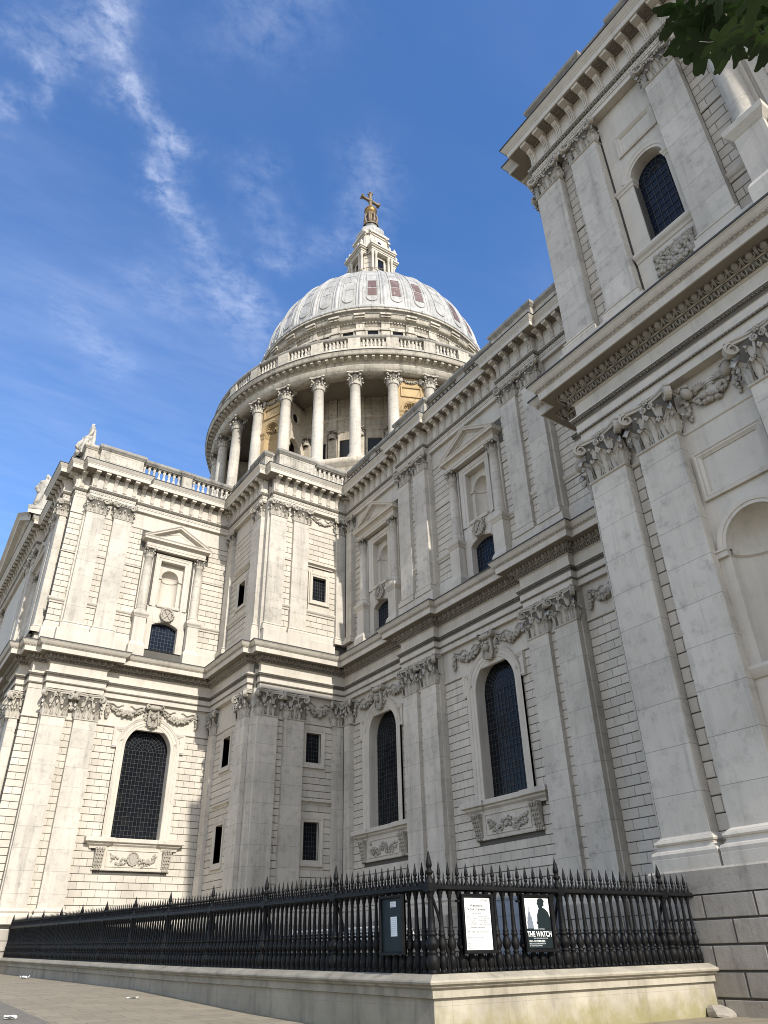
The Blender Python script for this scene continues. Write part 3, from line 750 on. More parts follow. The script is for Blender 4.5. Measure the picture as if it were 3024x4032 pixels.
def console():
    m = MB(); w = .138
    prof = [(.0, -1.10), (.07, -1.10), (.13, -1.03), (.12, -.92), (.07, -.75), (.07, -.55), (.14, -.35), (.26, -.22), (.33, -.12), (.33, -.02), (.0, -.02)]
    m.prism([(y, z) for y, z in prof], -w, w, 'x')
    for sx in (-.09, 0, .09): m.tube([(sx, .135, -1.02), (sx, .085, -.75), (sx, .09, -.55), (sx, .155, -.35), (sx, .275, -.22)], .03, 5)
    for sx in (-1, 1):
        for (y, z, r) in ((.21, -.14, .11), (.05, -1.0, .06)):
            m.tube([(sx*(w+.004), y+r*(1-.1*k)*math.cos(k*.75), z+r*(1-.1*k)*math.sin(k*.75)) for k in range(9)], .017, 4, cap=False)
    m.box(-.18, .18, 0, .68, .0, .15)
    m.box(-.205, .205, 0, .70, .15, .19)
    return m
CON = console(); CONM = CON.mesh('bracket', M_trim)
def rosette():
    m = MB()
    for k in range(6):
        a = 2*pi*k/6; m.blob((.11*math.cos(a), .11*math.sin(a), -.02), .07, .07, .035, k, .1, 6, 4)
    m.blob((0, 0, -.04), .05, .05, .04, 1, 0, 6, 4)
    for (x0, x1, y0, y1) in ((-.27, -.235, -.27, .27), (.235, .27, -.27, .27), (-.235, .235, -.27, -.235), (-.235, .235, .235, .27)): m.box(x0, x1, y0, y1, -.05, 0)
    return m
ROS = rosette()
UF = [(-.7, 35.10), (.982, 35.075), (1.02, 35.07), (1.02, 35.14), (0, 35.17), (-.7, 35.20)]
for nm, (a, b) in cuts.items():
    p = sub(PU, a, b); mb = MB(); sweep(mb, p, UP)
    e = cpart('upper_entablature', mb, M_plain)
    mb = MB(); row(mb, p, .11, 32.86, 'leafbed', .22, -.2, sc=.95); row(mb, p, .03, 32.61, 'bead', .16, sc=.7); row(mb, p, .08, 34.31, 'cross', .14); mb.cur = 1; sweep(mb, p, [(.052, 32.745), (.075, 32.75), (.104, 32.945)]); sweep(mb, p, [(.052, 34.245), (.104, 34.355)]); part('ornament_bands', mb, (M_ornament, M_sootshade), e)
    mb = MB(); rs = MB()
    q = offset_path(p, 0)
    for i in range(len(q)-1):
        A, B = q[i], q[i+1]; l = math.hypot(B[0]-A[0], B[1]-A[1])
        if l < .85: continue
        ang = math.atan2(B[1]-A[1], B[0]-A[0]); ux, uy = (B[0]-A[0])/l, (B[1]-A[1])/l; nx, ny = -uy, ux
        def convex(k):
            if k <= 0 or k >= len(q)-1: return 0
            c = (q[k][0]-q[k-1][0])*(q[k+1][1]-q[k][1])-(q[k][1]-q[k-1][1])*(q[k+1][0]-q[k][0])
            return -1 if c > 0 else 1
        s0 = .22 if convex(i) >= 0 else .55; s1 = l-(.22 if convex(i+1) >= 0 else .55)
        if s1-s0 < .3: ts = [(s0+s1)/2]
        else:
            n = max(1, round((s1-s0)/.86)); ts = [s0+(s1-s0)*k/n for k in range(n+1)]
        for t in ts:
            M = Matrix.Translation((A[0]+ux*t, A[1]+uy*t, 34.21)) @ Matrix.Rotation(ang, 4, 'Z')
            if A[0] > 57 or A[0]+ux*t < 5 or (A[0] < 15 and B[1] < A[1]-1): mb.merge(CON, M)
            else: part('bracket', CONM, None, e, M)
        for t, t2 in zip(ts, ts[1:]):
            c = (t+t2)/2; rs.merge(ROS, Matrix.Translation((A[0]+ux*c+nx*.43, A[1]+uy*c+ny*.43, 34.395)) @ Matrix.Rotation(ang, 4, 'Z') @ Matrix.Scale(.88, 4))
    if mb.v: tag(part('bracket', mb, M_trim, e), kind='stuff')
    part('rosettes', rs, M_ornament, e)
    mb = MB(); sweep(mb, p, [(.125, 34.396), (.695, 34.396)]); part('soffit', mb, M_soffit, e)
    mb = MB(); sweep(mb, p, UF); part('lead_flashing', mb, M_lead, e)

# --- pilasters
CAPL = capital_flat(1.52, 0, 1.78, back=.5).mesh('capital', (M_capital, M_sootshade))
CAPU = capital_flat(1.42, 0, 1.40, composite=True, back=.42).mesh('capital', (M_capital, M_sootshade))
CAPLs = capital_flat(1.0, 0, 1.78, back=.4).mesh('capital', (M_capital, M_sootshade)); CAPUs = capital_flat(.95, 0, 1.40, composite=True, back=.4).mesh('capital', (M_capital, M_sootshade))
def base_prof(z0, h, p):
    return [(p, z0), (p, z0+h*.34), (p*.98, z0+h*.35), (p*1.0, z0+h*.40), (p*1.02, z0+h*.47), (p*.9, z0+h*.55), (p*.66, z0+h*.57), (p*.60, z0+h*.60), (p*.42, z0+h*.68), (p*.45, z0+h*.73),
            (p*.60, z0+h*.75), (p*.68, z0+h*.80), (p*.58, z0+h*.87), (p*.40, z0+h*.885), (p*.36, z0+h*.92), (p*.12, z0+h*.965), (0, z0+h)]
def pilaster(F, u0, u1, d, dback, lower=True, zb=None, narrow=False):
    w = u1-u0
    if lower: z0, zt, cap, bh = (zb if zb is not None else 1.75), 14.52, (CAPLs if w < 1.2 else CAPL), .87
    else: z0, zt, cap, bh = 20.85, 30.87, (CAPUs if w < 1.2 else CAPU), .62
    mb = MB(); mb.add([(u0, dback, z0+bh-.02), (u0, d, z0+bh-.02), (u1, d, z0+bh-.02), (u1, dback, z0+bh-.02), (u0, dback, zt-.08), (u0, d, zt-.08), (u1, d, zt-.08), (u1, dback, zt-.08)],
                      [(0, 1, 5, 4), (1, 2, 6, 5), (2, 3, 7, 6), (4, 5, 6, 7), (0, 3, 2, 1)])
    p = cpart('pilaster', mb, M_shaft, F)
    mb = MB(); path = [(u1, dback), (u1, d), (u0, d), (u0, dback)]
    sweep(mb, path, [(-.1, z0)]+base_prof(z0, bh, .26 if lower else .17)+[(-.1, z0+bh)], sgn=-1)
    part('pilaster_base', mb, M_trim, p, F)
    part('capital', cap, None, p, F @ Matrix.Translation(((u0+u1)/2, d, zt)))
    return p
def pair(F, F2, a, b, d, db, zb=None):
    for u0, u1 in (a, b):
        pilaster(F, u0, u1, d, db, True, zb); pilaster(F2, u0+.06, u1-.06, d, db, False)
pair(F_nave, F_nave2, (23.3, 24.85), (25.35, 26.85), .70, .0)
pair(F_nave, F_nave2, (35.2, 36.75), (37.2, 38.75), .70, .0)
pilaster(F_nave, 45.95, 46.7, .40, 0); pilaster(F_nave2, 46.0, 46.8, .40, 0, False)
pair(F_chap, F_chap2, (12.6, 14.15), (10.45, 12.0), .40, 0)
pair(F_chap, F_chap2, (6.25, 7.8), (-1.9, -.35), .40, 0)
pair(F_tran, F_tran2, (-10.2, -8.65), (-12.35, -10.8), .55, 0, 2.0)
pair(F_basW, F_basW2, (-22.85, -21.3), (-24.95, -23.4), .36, 0)
pilaster(F_basW, -28.3, -27.45, .28, 0); pilaster(F_basW2, -28.45, -27.6, .28, 0, False)
pilaster(F_basN, 47.68, 49.25, .33, 0); pilaster(F_basN2, 47.84, 49.35, .33, 0, False)
pilaster(F_basN, 53.5, 54.45, .28, 0); pilaster(F_basN2, 53.6, 54.6, .28, 0, False)
pilaster(frame(14.50, 0, -90), 19.72, 21.25, .30, -.2); pilaster(frame(14.35, 0, -90), 19.9, 21.35, .30, -.2, False)
# step-back strips and corner pilaster of the transept, and the pilasters of its north front
pilaster(F_trnN, 56.1, 57.6, .33, 0, zb=2.0); pilaster(F_trnN2, 56.25, 57.65, .33, 0, False)
pilaster(F_trnN, 58.4, 59.9, .33, 0, zb=2.0); pilaster(F_trnN2, 58.4, 59.8, .33, 0, False)
pilaster(frame(56.3, 0, 90), -7.48, -6.95, .27, -.3, zb=2.0); pilaster(frame(56.45, 0, 90), -7.55, -7.1, .27, -.3, False)

# --- wall features in wall coordinates
def arch_pts(cu, hw, zb, zs, r=None, n=20, rise=None):
    """opening outline from bottom right, over the arch, to bottom left (left-hand side is outside the opening when sgn=-1)."""
    pts = [(cu+hw, zb)]
    if rise is None: pts += [(cu+hw*math.cos(pi*k/n), zs+hw*math.sin(pi*k/n)) for k in range(n+1)]
    else:
        rad = (hw*hw+rise*rise)/(2*rise); a = math.asin(hw/rad)
        pts += [(cu+rad*math.sin(a-2*a*k/n), zs+rise-rad+rad*math.cos(a-2*a*k/n)) for k in range(n+1)]
    return pts+[(cu-hw, zb)]
wallmap = lambda p, q, h: (p, h, q)                 # (u, z, depth)
def arch_plate(mb, pts, u0, u1, z1, d, din):
    """flat plate between an opening outline and its surrounding rectangle, plus the reveal going in to din."""
    zb = pts[0][1]
    top = pts[1:-1]; n = len(top)
    mb.add([(pts[0][0], d, zb), (u1, d, zb), (u1, d, top[0][1]), (top[0][0], d, top[0][1])], [(0, 1, 2, 3)])
    mb.add([(pts[-1][0], d, zb), (u0, d, zb), (u0, d, top[-1][1]), (top[-1][0], d, top[-1][1])], [(0, 1, 2, 3)])
    h = n//2
    for i in range(h): mb.add([(u1, d, z1 if i else top[0][1]), (top[i][0], d, top[i][1]), (top[i+1][0], d, top[i+1][1])] if i else [(u1, d, top[0][1]), (top[0][0], d, top[0][1]), (top[1][0], d, top[1][1]), (u1, d, z1)], [(0, 1, 2)] if i else [(0, 1, 2, 3)])
    for i in range(h, n-1): mb.add([(u0, d, z1), (top[i][0], d, top[i][1]), (top[i+1][0], d, top[i+1][1])], [(0, 1, 2)])
    mb.add([(u1, d, z1), (u0, d, z1), (top[h][0], d, top[h][1])], [(0, 1, 2)])
    mb.add([(u0, d, top[-1][1]), (u0, d, z1), (top[-1][0], d, top[-1][1])], [(0, 1, 2)])
    for a, b in zip(pts, pts[1:]): mb.add([(a[0], d, a[1]), (b[0], d, b[1]), (b[0], din, b[1]), (a[0], din, a[1])], [(0, 1, 2, 3)])
    mb.add([(pts[0][0], d, zb), (pts[-1][0], d, zb), (pts[-1][0], din, zb), (pts[0][0], din, zb)], [(0, 1, 2, 3)])
def glass_fill(mb, pts, d, nu=0, dz=.285, seed=1):
    mb.add([(p[0], d, p[1]) for p in pts], [tuple(range(len(pts)))])
    if not nu: return
    rnd = random.Random(seed); u1, zb = pts[0]; u0 = pts[-1][0]; zs = pts[1][1]; hw = (u1-u0)/2; cu = (u0+u1)/2
    n = int((zs-zb)/dz); dz = (zs-zb)/n; du = 2*hw/nu            # every leaded pane sits at its own slight angle
    for j in range(n+int(hw/dz)+1):
        for i in range(nu):
            a, b, c, e = u0+i*du, u0+(i+1)*du, zb+j*dz, zb+(j+1)*dz
            if e > zs and max(math.hypot(a-cu, e-zs), math.hypot(b-cu, e-zs)) > hw: continue
            ta, tb = rnd.gauss(0, .006), rnd.gauss(0, .006)
            f = lambda u, z: d+.008+ta*(u-(a+b)/2)+tb*(z-(c+e)/2)
            mb.add([(a, f(a, c), c), (b, f(b, c), c), (b, f(b, e), e), (a, f(a, e), e)], [(0, 1, 2, 3)])
def bars(mb, cu, hw, zb, zs, d, nu, dz, t=.014, fan=True, top=None, rings=(.16, .33, .48, .62, .75, .87), rays=16):
    for k in range(1, nu):
        u = cu-hw+2*hw*k/nu; mb.box(u-t/2, u+t/2, d, d+.02, zb, zs if fan else (top(u) if top else zs))
    n = int((zs-zb)/dz); z = zb+dz
    for k in range(1, n+1):
        z = zb+(zs-zb)*k/n; mb.box(cu-hw, cu+hw, d, d+.026, z-t/2, z+t/2)
    if fan:
        for rr in [hw*q for q in rings]:
            for k in range(20):
                a0, a1 = pi*k/20, pi*(k+1)/20; A = []
                for a, r in ((a0, rr-t/2), (a1, rr-t/2), (a1, rr+t/2), (a0, rr+t/2)): A.append((cu+r*math.cos(a), d+.022, zs+r*math.sin(a)))
                mb.add(A, [(0, 1, 2, 3)])
        for k in range(1, rays):
            a = pi*k/rays; r0 = hw*(rings[0] if k % 2 == 0 else rings[len(rings)//2-1])
            c, s = math.cos(a), math.sin(a); A = [(cu+r0*c-s*t/2, d+.02, zs+r0*s+c*t/2), (cu+hw*c-s*t/2, d+.02, zs+hw*s+c*t/2), (cu+hw*c+s*t/2, d+.02, zs+hw*s-c*t/2), (cu+r0*c+s*t/2, d+.02, zs+r0*s-c*t/2)]
            mb.add(A, [(0, 1, 2, 3)])
    elif top:
        rows = int((top(cu)-zs)/dz)
        for k in range(1, rows+1):
            z = zs+k*dz; us = [u/40 for u in range(-40, 41) if top(cu+hw*u/40) > z]
            if us: mb.box(cu+hw*us[0], cu+hw*us[-1], d, d+.02, z-t/2, z+t/2)
def ledge(mb, u0, u1, prof, d=0, ends=True, back=.3):        # horizontal moulding with returned ends: prof (o,z)
    path = [(u1, d-back), (u1, d), (u0, d), (u0, d-back)] if ends else [(u1, d), (u0, d)]
    sweep(mb, path, prof, sgn=-1)
SILLP = lambda z, h, o: [(0, z-h), (o*.25, z-h), (o*.3, z-h*.8), (o*.62, z-h*.62), (o*.68, z-h*.45), (o*.95, z-h*.42), (o, z-h*.38), (o, z-.02), (o*.97, z), (-.2, z+.01)]
def scroll_console(mb, u, z1, z0, d):
    for k in (-.17, 0, .17):
        p = [(u+k, d+.28*(1-t)**1.3+.05, z1-(z1-z0)*t) for t in [i/8 for i in range(9)]]
        mb.tube(p, [.085*(1-.45*i/8) for i in range(9)], 6)
        mb.blob((u+k, d+.36, z1-.10), .08, .10, .10, k*9, .2, 6, 4); mb.blob((u+k, d+.07, z0+.03), .07, .07, .09, k*5, .3, 6, 4)
        for j in range(5): mb.blob((u+k, d+.31*(1-j/6)**1.3+.07, z1-.22-(z1-z0-.3)*j/5), .055, .05, .06, j+k, .4, 5, 4)
    for sx in (-.29, .29): mb.tube([(u+sx, d+.20+.13*(1-.1*q)*math.cos(q*.8), z1-.17+.13*(1-.1*q)*math.sin(q*.8)) for q in range(10)], .025, 4)
    mb.prism([(d, z0+.12), (d+.06, z0+.14), (d+.30, z1-.3), (d+.34, z1-.02), (d, z1)], u-.28, u+.28, 'x')

def big_window(F, cu, seed, grid_u=12, relief_shield=True):
    """round headed window of the lower storey with eared surround, keystone head, sill on scrolls and carved apron."""
    hw, zb, zs = 1.68, 7.10, 13.08
    pts = arch_pts(cu, hw, zb, zs, n=28)
    gm = MB(); glass_fill(gm, pts, -.645, grid_u, .285, seed)
    w = cpart('window', gm, M_glass, F)
    bm_ = MB(); bars(bm_, cu, hw, zb, zs, -.615, grid_u, .285); part('glazing_bars', bm_, M_came, w, F)
    sm = MB()
    arch_plate(sm, pts, cu-2.28, cu+2.28, 14.42, .06, -.64)
    # moulded architrave following the opening
    sweep(sm, pts, [(0, .06), (.03, .09), (.20, .09), (.22, .12), (.44, .12), (.46, .16), (.52, .17), (.60, .21), (.64, .21), (.64, .05)], fn=wallmap, sgn=-1, smooth=False)
    # fill between arch and frieze band
    # eared label: outer moulding that jumps out below the springing
    ear = [(cu+2.30, zb), (cu+2.30, 13.10), (cu+2.62, 13.10), (cu+2.62, 14.36), (cu+2.05, 14.36)]
    ea = [(cu+2.30*math.cos(a), zs+2.30*math.sin(a)) for a in [R(38+104*k/18) for k in range(19)]]
    ear = ear+ea+[(cu-2.05, 14.36), (cu-2.62, 14.36), (cu-2.62, 13.10), (cu-2.30, 13.10), (cu-2.30, zb)]
    sweep(sm, ear, [(-.20, .05), (-.20, .12), (-.12, .14), (-.10, .17), (0, .20), (.02, .20), (.02, .0)], fn=wallmap, sgn=-1)
    for sx in (-1, 1):
        sm.box(cu+sx*2.46-.17, cu+sx*2.46+.17, .0, .11, 13.12, 14.35)
        sm.box(cu+sx*2.50-.15, cu+sx*2.50+.15, .0, .17, 13.0, 13.14)
        fleuron(sm, cu+sx*2.02, .10, 13.62, 0, 1, .15)
    part('window_surround', sm, M_trim, w, F)
    # spandrel above up to the entablature
    km = MB(); km.prism([(cu-.30, 14.70), (cu+.30, 14.70), (cu+.42, 16.0), (cu-.42, 16.0)], .0, .34)
    km.blob((cu, .42, 16.02), .50, .22, .20, 2, .15, 12, 6); 
    for sx in (-1, 1): volute(km, cu+sx*.47, .40, 16.05, sx, 0, .20, .35, 1.5, 16)
    face(km, cu, .42, 15.35, .50)
    leaf(km, cu, .34, 0, 1, .6, .55, .12, 14.62, 4, 6)
    for sx in (-1, 1): km.tube([(cu+sx*(.30+.10*t), .36, 15.9-1.1*t) for t in (0, .3, .6, 1)], [.06, .1, .09, .04], 5)
    part('keystone', km, M_carve, w, F)
    s = MB(); ledge(s, cu-2.78, cu+2.78, SILLP(7.08, .62, .40))
    for sx in (-1, 1): ledge(s, cu+sx*2.42-.42, cu+sx*2.42+.42, SILLP(7.085, .66, .52))
    s.box(cu-2.45, cu+2.45, -.05, .10, 5.20, 6.46); ledge(s, cu-2.47, cu+2.47, [(.0, 5.12), (.13, 5.12), (.15, 5.17), (.15, 5.24), (.0, 5.26)])
    for a, b, c, e in ((cu-1.78, cu-1.70, 5.34, 6.4), (cu+1.70, cu+1.78, 5.34, 6.4), (cu-1.7, cu+1.7, 5.34, 5.42), (cu-1.7, cu+1.7, 6.34, 6.4)): s.box(a, b, .10, .15, c, e)
    part('window_sill', s, M_trim, w, F)
    r = MB()
    for sx in (-1, 1): scroll_console(r, cu+sx*2.28, 6.48, 5.16, .10)
    relief(r, cu-1.62, cu+1.62, 5.36, 6.36, .10, seed, 90, .10, relief_shield)
    part('apron_carving', r, M_carve, w, F)
    return w
HOLE_BIG = lambda c: (c-1.7, c+1.7, 7.05, 14.8)
EX_BIG = lambda c: [(c-2.32, c+2.32, 6.9, 14.45), (c-2.62, c+2.62, 13.0, 14.45), (c-2.80, c+2.80, 6.40, 7.1), (c-2.5, c+2.5, 5.10, 6.5)]
def rect_window(F, cu, hw, zb, zt, lintel=None, pz=(0, 0), dg=-.30):
    gm = MB(); gm.add([(cu-hw, dg, zb), (cu+hw, dg, zb), (cu+hw, dg, zt), (cu-hw, dg, zt)], [(0, 1, 2, 3)])
    w = cpart('window', gm, M_glass, F)
    b = MB(); bars(b, cu, hw, zb, zt, dg+.005, 6, .29, .016, False); part('glazing_bars', b, M_came, w, F)
    s = MB(); core(s, cu-.98, cu+.98, pz[0], pz[1], [(cu-hw, cu+hw, zb, zt)], .004, .08)
    P = [(cu+hw, zb), (cu+hw, zt), (cu-hw, zt), (cu-hw, zb)]
    sweep(s, P, [(0, dg), (0, .03), (.02, .05), (.14, .05), (.16, .08), (.26, .10), (.28, .10), (.28, -.06)], closed=True, fn=wallmap, sgn=-1)
    s.box(cu-hw-.32, cu+hw+.32, -.05, .14, zb-.38, zb-.27)
    if lintel: ledge(s, cu-hw-.55, cu+hw+.55, [(0, lintel-.28), (.05, lintel-.28), (.07, lintel-.2), (.20, lintel-.1), (.26, lintel-.08), (.26, lintel), (-.05, lintel+.03)])
    part('window_surround', s, M_trim, w, F)
    return w
def niche(mb, cu, r, z0, zs, d, depth=None, n=14):
    depth = depth or r*.95
    g = [[(cu+r*math.cos(pi*i/n), d-depth*math.sin(pi*i/n), z) for i in range(n+1)] for z in (z0, zs)]
    mb.grid(g)
    g = [[(cu+r*math.cos(pi*i/n)*math.cos(b), d-depth*math.sin(pi*i/n)*math.cos(b), zs+r*math.sin(b)) for i in range(n+1)] for b in [pi/2*k/8 for k in range(9)]]
    mb.grid(g)
    mb.add([(cu+r*math.cos(pi*i/n), d-depth*math.sin(pi*i/n), z0) for i in range(n+1)], [tuple(range(n+1))])
COLA_CAP = capital_round(.31, .78, 8).mesh('capital', (M_capital, M_sootshade))
def aedicule(F, cu, seed):
    d = .14
    fm = MB()
    # pedestals
    for sx in (-1, 1):
        u = cu+sx*2.14
        ledge(fm, u-.46, u+.46, [(0, 19.5), (.16, 19.5), (.16, 20.55), (.10, 20.70), (.05, 20.8), (0, 20.9), (0, 22.85), (.04, 22.88), (.08, 22.98), (.17, 23.10), (.19, 23.20), (.19, 23.30), (-.3, 23.32)], d+.45, True, 1.0)
        fm.box(u-.45, u+.45, .0, d+.44, 19.45, 23.315)
        fm.box(u-.42, u+.42, -.05, .12, 23.3, 29.0)          # respond behind the column
    # niche frame
    I = [(cu+1.02, 24.2), (cu+1.02, 28.32), (cu-1.02, 28.32), (cu-1.02, 24.2)]
    sweep(fm, I, [(0, -.42), (0, .06), (.04, .08), (.22, .08), (.24, .12), (.40, .14), (.46, .18), (.50, .18), (.50, -.05)], fn=wallmap, sgn=-1)
    pts = arch_pts(cu, .73, 24.42, 27.05, n=16)
    arch_plate(fm, pts, cu-1.03, cu+1.03, 28.34, -.40, -.42)
    niche(fm, cu, .73, 24.42, 27.05, -.41)
    sweep(fm, [(cu+.73, 27.05), (cu+.73, 27.051)], [(0, 0)], fn=wallmap)
    for sx in (-1, 1): fm.box(cu+sx*.88-.155, cu+sx*.88+.155, -.40, -.30, 26.86, 27.05)
    n = 14
    fm.grid([[(cu+(.73-o)*math.cos(pi*i/n), -.41-(.69-o)*math.sin(pi*i/n), z) for i in range(n+1)] for o, z in ((0, 26.84), (.06, 26.88), (.07, 26.98), (0, 27.02))], smooth=False)
    ledge(fm, cu-.80, cu+.80, [(0, 24.18), (.10, 24.20), (.13, 24.30), (.13, 24.40), (-.3, 24.42)], .06)
    # segmental window head in plain masonry
    seg = arch_pts(cu, 1.06, 20.62, 22.66, n=12, rise=.36)
    arch_plate(fm, seg, cu-1.62, cu+1.62, 24.22, .05, -.42)
    for k in (-2, -1, 1, 2): fm.prism([(cu+k*.42-.16, 23.02 if abs(k) < 2 else 22.85), (cu+k*.42+.16, 23.02 if abs(k) < 2 else 22.85), (cu+k*.50+.17, 23.72), (cu+k*.50-.17, 23.72)], .0, .075)
    a = cpart('aedicule', fm, M_plain, F)
    g = MB(); glass_fill(g, seg, -.40); part('window_pane', g, M_glassb, a, F)
    b = MB(); rad = (1.06**2+.36**2)/.72
    bars(b, cu, 1.06, 20.62, 22.66, -.395, 8, .27, .018, False, top=lambda u: 22.66+.36-rad+math.sqrt(max(0, rad*rad-(u-cu)**2)))
    part('glazing_bars', b, M_came, a, F)
    for sx in (-1, 1):
        u = cu+sx*2.14
        m = MB(); r = .355
        m.lathe([(r*1.42, 23.32), (r*1.42, 23.42), (r*1.38, 23.43), (r*1.40, 23.50), (r*1.12, 23.55), (r*1.10, 23.62), (r*1.2, 23.66), (r*1.02, 23.74), (r, 23.8), (r*1.0, 25.4), (r*.93, 27.2), (r*.86, 28.2), (r*.93, 28.21), (r*.93, 28.26), (r*.86, 28.28)], 20, (u, d+.08))
        c = part('column', m, M_shaft, a, F)
        part('capital', COLA_CAP, None, a, F @ Matrix.Translation((u, d+.08, 28.26)))
    # entablature and pediment
    e = MB()
    ledge(e, cu-2.52, cu+2.52, [(0, 29.02), (.0, 29.22), (.03, 29.23), (.04, 29.36), (.0, 29.38), (.0, 29.58), (.05, 29.62), (.14, 29.70), (.32, 29.71), (.33, 29.86), (.40, 29.95), (.40, 29.99), (-.2, 30.0)], d+.34, True, .9)
    e.box(cu-2.51, cu+2.51, .0, d+.335, 29.03, 29.9)
    hb, zb, za = 2.92, 29.97, 31.52
    d += .24; e.prism([(cu-hb+.3, zb), (cu+hb-.3, zb), (cu, za-.14)], .0, d+.06)
    sl = math.atan2(za-zb, hb); 
    rk = [(cu+hb, zb), (cu, za), (cu-hb, zb)]
    sweep(e, rk, [(-.30, d+.06), (-.30, d+.10), (-.22, d+.16), (-.20, d+.40), (-.10, d+.41), (-.02, d+.49), (.03, d+.50), (.03, .0)], fn=wallmap, sgn=-1)
    ti = [(cu+hb-1.25, zb+.17), (cu, za-.58), (cu-hb+1.25, zb+.17)]
    sweep(e, ti, [(0, d+.065), (0, d+.09), (.07, d+.09), (.10, d+.065)], closed=True, fn=wallmap, sgn=1)
    part('pediment', e, M_trim, a, F)
    k = MB(); k.prism([(cu-.30, 22.98), (cu+.30, 22.98), (cu+.52, 24.12), (cu-.52, 24.12)], .0, .16)
    rnd = random.Random(seed)
    P = [(cu+.36*math.cos(2*pi*i/14)*(1+.12*math.sin(6*pi*i/14)), 23.60+.46*math.sin(2*pi*i/14)) for i in range(14)]
    k.prism(P, .16, .25)
    for i in range(16):
        q = 2*pi*i/16; k.blob((cu+.48*math.cos(q), .24, 23.60+.52*math.sin(q)), .12, .10, .14, i, .4, 6, 4, q)
        leaf(k, cu+.46*math.cos(q), .18, math.cos(q)*.7, .6, .22, .30, .1, 23.45+.5*math.sin(q), 3, 4)
    for sx in (-1, 1): k.tube([(cu+sx*.2, .30, 23.3), (cu-sx*.18, .30, 23.9)], .04, 5)
    part('cartouche', k, M_carve, a, F)
    return a
HOLE_AED = lambda c: [(c-1.04, c+1.04, 24.2, 28.34), (c-1.1, c+1.1, 20.6, 23.15)]
EX_AED = lambda c: [(c-2.62, c+2.62, 19, 29.0), (c-2.95, c+2.95, 29.0, 31.6)]
STRING = lambda z: [(0, z), (.04, z+.02), (.05, z+.14), (.12, z+.20), (.17, z+.30), (.17, z+.40), (-.05, z+.43)]
THIN = lambda z: [(0, z), (.05, z+.02), (.06, z+.12), (-.05, z+.14)]
def lower_wall(F, u0, u1, holes, excl, strips, zfoot=1.75, name='wall', plain=()):
    """strips: list of (a,b,d,L,phase) rusticated fields; core behind."""
    c = MB(); core(c, u0, u1, -2.3, 19.3, holes); w = cpart(name, c, M_joint, F)
    for a, e, d, L, ph in strips:
        b = MB(); rustic(b, a, e, 2.62, 14.36, 26, L, excl, d, phase=ph); part('rusticated_blocks', b, M_block, w, F)
    for a, e, d, L, ph in strips:
        p = MB()
        ledge(p, a, e, [(-.1, 14.38), (.02, 14.40), (.06, 14.43), (.07, 14.50), (.02, 14.54), (.0, 14.56), (0, 16.40)], d, False)
        sweep(p, [(e, d), (a, d)], base_prof(1.75, .87, .20), sgn=-1)
        part('frieze_band', p, M_plain, w, F)
    return w
def upper_wall(F, u0, u1, holes, excl, strips, name='wall', top=32.3, smooth_excl=None):
    c = MB(); core(c, u0, u1, 19.2, 35.0, holes); w = cpart(name, c, M_joint, F)
    for a, e, d, L, ph in strips:
        p = MB(); b = MB(); rustic(b, a, e, 21.5, 22.92, 3, L, excl, d, gh=.040, phase=ph); rustic(b, a, e, 23.34, 27.18, 8, L, excl, d, gh=.040, phase=ph); rustic(b, a, e, 27.36, 30.72, 7, L, excl, d, gh=.040, phase=ph+1); part('rusticated_blocks', b, M_block, w, F)
        iv = [(a, e)]
        def clear(z0, z1):
            r_ = list(iv)
            for x in excl:
                if x[2] < z1 and x[3] > z0: r_ = subtract(r_, x[0], x[1])
            return r_
        for s, q in clear(22.93, 23.3): ledge(p, s, q, STRING(22.93), d, False)
        for s, q in clear(27.2, 27.34): ledge(p, s, q, THIN(27.20), d, False)
        for s, q in clear(19.3, 21.4):
            sweep(p, [(q, d), (s, d)], [(.18, 19.3), (.18, 20.82), (.12, 20.9), (.10, 21.1), (.08, 21.3), (.02, 21.42), (0, 21.48), (-.06, 21.5)], sgn=-1)
        ledge(p, a, e, [(-.1, 30.74), (.0, 30.74), (.03, 30.78), (.03, 30.84), (0, 30.86), (0, 32.3)], d, False)
        part('frieze_band', p, M_plain, w, F)
    return w
# nave
cA, cB = 30.55, 42.2
lower_wall(F_nave, 14.5, 47.3, [HOLE_BIG(cA), HOLE_BIG(cB)], EX_BIG(cA)+EX_BIG(cB),
           [(14.8, 23.2, 0, .84, 0), (24.85, 25.35, .46, .5, 1), (26.95, 35.1, 0, .84, 0), (36.75, 37.2, .46, .5, 0), (38.85, 46.9, 0, .84, 1)], name='nave_wall')
upper_wall(F_nave2, 14.4, 47.4, HOLE_AED(cA)+HOLE_AED(cB), EX_AED(cA)+EX_AED(cB),
           [(14.6, 23.2, 0, .98, 0), (24.79, 25.41, .46, .6, 1), (26.95, 35.1, 0, .98, 0), (36.69, 37.26, .46, .6, 0), (38.85, 47.0, 0, .98, 1)], name='nave_wall')
def pier(F, u0, u1, d, z0, z1):
    m = MB(); m.box(u0, u1, -.05, d, z0, z1); return m
for F, za, zb in ((F_nave, -2, 16.4), (F_nave2, 19.3, 32.3)):
    for u0, u1 in ((23.22, 26.93), (35.12, 38.83)):
        m = MB(); m.box(u0, u1, -.06, .40, za, zb); cpart('pier', m, M_shaft, F)
for F in (F_nave2,):
    for u0, u1 in ((23.1, 27.05), (35.0, 38.95)):
        m = MB(); m.box(u0, u1, -.06, .80, 19.45, 20.85); cpart('pilaster_pedestal', m, M_plain, F)
for i, c in enumerate((cA, cB)):
    big_window(F_nave, c, 20+i, relief_shield=False); aedicule(F_nave2, c, 30+i)
